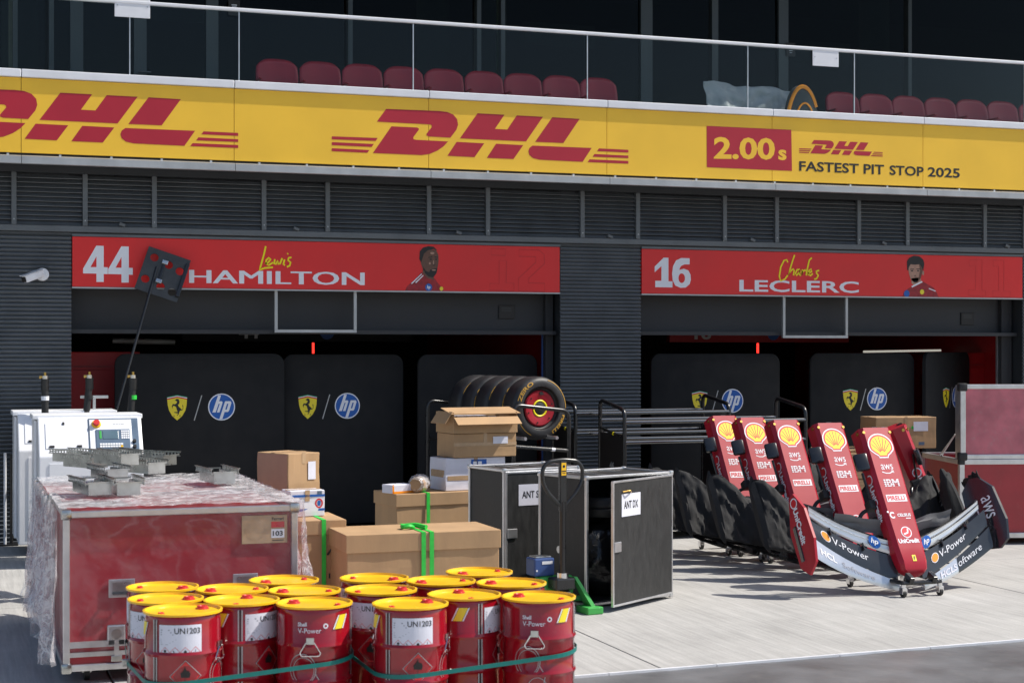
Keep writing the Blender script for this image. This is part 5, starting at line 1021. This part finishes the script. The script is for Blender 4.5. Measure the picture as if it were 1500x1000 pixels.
Rdm=[(601,882,4,'front left, label facing the camera'),(558,862,-24,'second on the left side'),(549,845,-60,'rear left'),(645,849,160,'middle of the rear'),(682,869,66,'centre front with yellow slash'),(702,836,175,'farthest back'),(749,852,130,'rear right'),(787,872,116,'front right, showing white brand lettering')]
firstd=True; groups=[]
for gi,(lst,nm) in enumerate(((Ld,'left'),(Rdm,'right'))):
    pts=[]
    for (px,py,an,ds) in lst:
        p=onZ(px,py,ZT); pts.append([p.x,p.y,an,ds])
    for it in range(60):           # nudge apart until no two drums overlap
        for i in range(8):
            for j in range(i):
                dx=pts[i][0]-pts[j][0]; dy=pts[i][1]-pts[j][1]; d_=math.hypot(dx,dy); m_=.438
                if d_<m_: k_=(m_-d_)/2/d_; pts[i][0]+=dx*k_; pts[i][1]+=dy*k_; pts[j][0]-=dx*k_; pts[j][1]-=dy*k_
    groups.append(pts)
    for (x,y,an,ds) in pts:
        s_=dr0 if firstd else copy_tree(dr0); firstd=False; s_['label']=f'red fuel drum with yellow lid in the {nm} group, {ds}'; s_['group']='red fuel drums with yellow lids'
        view=math.atan2(x,y+CD); s_.location=(x,y,ZP); s_.rotation_euler=(0,0,-view+R(an))
    # pallet
    x0=min(p[0] for p in pts)-.22; x1=max(p[0] for p in pts)+.22; y0=min(p[1] for p in pts)-.22; y1=max(p[1] for p in pts)+.22
    t=thing('pallet',f'wooden pallet under the {nm} group of drums','pallet',((x0+x1)/2,(y0+y1)/2,0)); wx,wy=(x1-x0)/2,(y1-y0)/2
    n=8
    for i in range(n): a=-wy+2*wy*i/n; MB().bb((-wx,a+.01,.125),(wx,a+2*wy/n-.01,.15)).build('deck_board','wood',t)
    for k in (-1,0,1): MB().bb((k*(wx-.06)-.05,-wy,0.0),(k*(wx-.06)+.05,wy,.124)).build('stringer','wood',t)
    # strap: convex hull of the drums, offset by the radius
    P_=sorted((p[0]+ (RD+.008)*math.cos(a),p[1]+(RD+.008)*math.sin(a)) for p in pts for a in [2*PI*k/40 for k in range(40)])
    def half(Q):
        H=[]
        for q_ in Q:
            while len(H)>1 and (H[-1][0]-H[-2][0])*(q_[1]-H[-2][1])-(H[-1][1]-H[-2][1])*(q_[0]-H[-2][0])<=0: H.pop()
            H.append(q_)
        return H[:-1]
    H=half(P_)+half(P_[::-1]); cx=sum(q_[0] for q_ in H)/len(H); cy=sum(q_[1] for q_ in H)/len(H)
    st=thing('drum_strap',f'teal strap tied round the {nm} group of drums','strap',(cx,cy,.47)); mb=MB(); nH=len(H); rings=[]
    for i in range(nH+1):
        q_=H[i%nH]; zz=.035*((q_[0]-cx)/.5)+.02*((q_[1]-cy)/.5); o_=Vector((q_[0]-cx,q_[1]-cy,0)).normalized()*.003; b_=Vector((q_[0]-cx,q_[1]-cy,zz)); rings.append([b_+Vector((0,0,-.012)),b_+o_+Vector((0,0,-.012)),b_+o_+Vector((0,0,.012)),b_+Vector((0,0,.012))])
    mb.loft(rings,cap=False); mb.build('strap_band','strap',st); MB().box((rings[0][0]+rings[0][2])/2,(.05,.03,.04),None,.004).build('strap_buckle','steel',st)

# ================================================================ sub-parts: small pieces belong to the part they sit on
SUB={'privacy_screen':{'panel':('shield','shield_band','shield_horse','roundel_rim','roundel','roundel_lettering','roundel_counter','slash')},
 'name_board':{'board_panel':('number','number_counter','name_lettering','signature','tonal_numeral','portrait_suit','portrait_face','portrait_hair','portrait_features','portrait_highlight','portrait_shade','portrait_mouth','portrait_collar','portrait_badge','badge_lettering')},
 'fuel_drum':{'drum_lid':('bung',),'paper_label':('label_lettering','label_fine_print','hazard_diamonds','hazard_symbols'),'drum_body':('seam_stripe','yellow_slash','white_slash','brand_lettering','line_graphic'),'flame_diamond':('flame_mark','diamond_fill')},
 'tyre':{'rubber':('sidewall_lettering','sidewall_stripe'),'wheel_cover':('cover_bolt','hub_ring','hub','valve_hole')},
 'service_machine':{'keypad_unit':('display','key_strip','key'),'stop_button_base':('stop_button',),'hatch':('hinge','hatch_lock'),'front_door':('door_lock',),'panel_face':('printed_marks','selector_knob')},
 'nose_and_wing':{'nose_cone':('top_lug','fixing_pin','side_pin','scallop_outline','scallop_emblem','scallop_ribs','sponsor_lettering','lettering_stripe','sponsor_plate','plate_lettering','lettering_disc','disc_mark','small_shield','small_horse','flank_lettering','flank_disc'),'middle_flap':('wing_lettering','wing_emblem'),'upper_flap':('wing_roundel','roundel_lettering'),'endplate':('endplate_lettering','endplate_disc','endplate_slot')},
 'flight_case':{'label_plate':('label_circle','label_red_patch','label_white_patch','label_number','label_lettering'),'latch_plate':('latch_disc','latch_tongue','latch_catch'),'lid_panel':('lid_patch',)},
 'black_flight_case':{'door':('door_edge','latch','paper_sign','sign_lettering','sign_hook')},
 'security_camera':{'body':('lens_window','sun_shield')},'pallet_jack':{'handle_stem':('warning_label','label_print')},'blue_toolbox':{'box_body':('label_strip','catch')},
 'stadium_seat':{'seat_pan':('armrest','armrest_post')},'carton':{'carton_body':('tape','shipping_label','print_mark','blue_stripe','print_badge','print_code','print_cell','blue_print','orange_edge','green_dot','shipping_mark','pink_side','side_crease')},'backpack':{'shell':('orange_trim','orange_piping','pocket')}}
bn=lambda o:o.name.split('.')[0]
for root in [o for o in bpy.data.objects if o.parent is None and bn(o) in SUB]:
    ch=list(root.children)
    for host,subs in SUB[bn(root)].items():
        hs=[c for c in ch if bn(c)==host]
        if hs:
            for c in ch:
                if bn(c) in subs: c.parent=hs[0]
for root in [o for o in bpy.data.objects if o.parent is None]:      # each castor wheel under its own fork
    wh=[c for c in root.children if bn(c)=='castor_wheel']; fk=[c for c in root.children if bn(c)=='castor_fork']
    if len(wh)==len(fk):
        for a_,b_ in zip(wh,fk): a_.parent=b_
    hd=[c for c in root.children if bn(c)=='handle_dish']; 
    for nm in ('handle','handle_pad'):
        for a_,b_ in zip([c for c in root.children if bn(c)==nm],hd): a_.parent=b_
    for a_,b_ in zip([c for c in root.children if bn(c)=='bail_handle'],[c for c in root.children if bn(c)=='handle_bracket']): a_.parent=b_
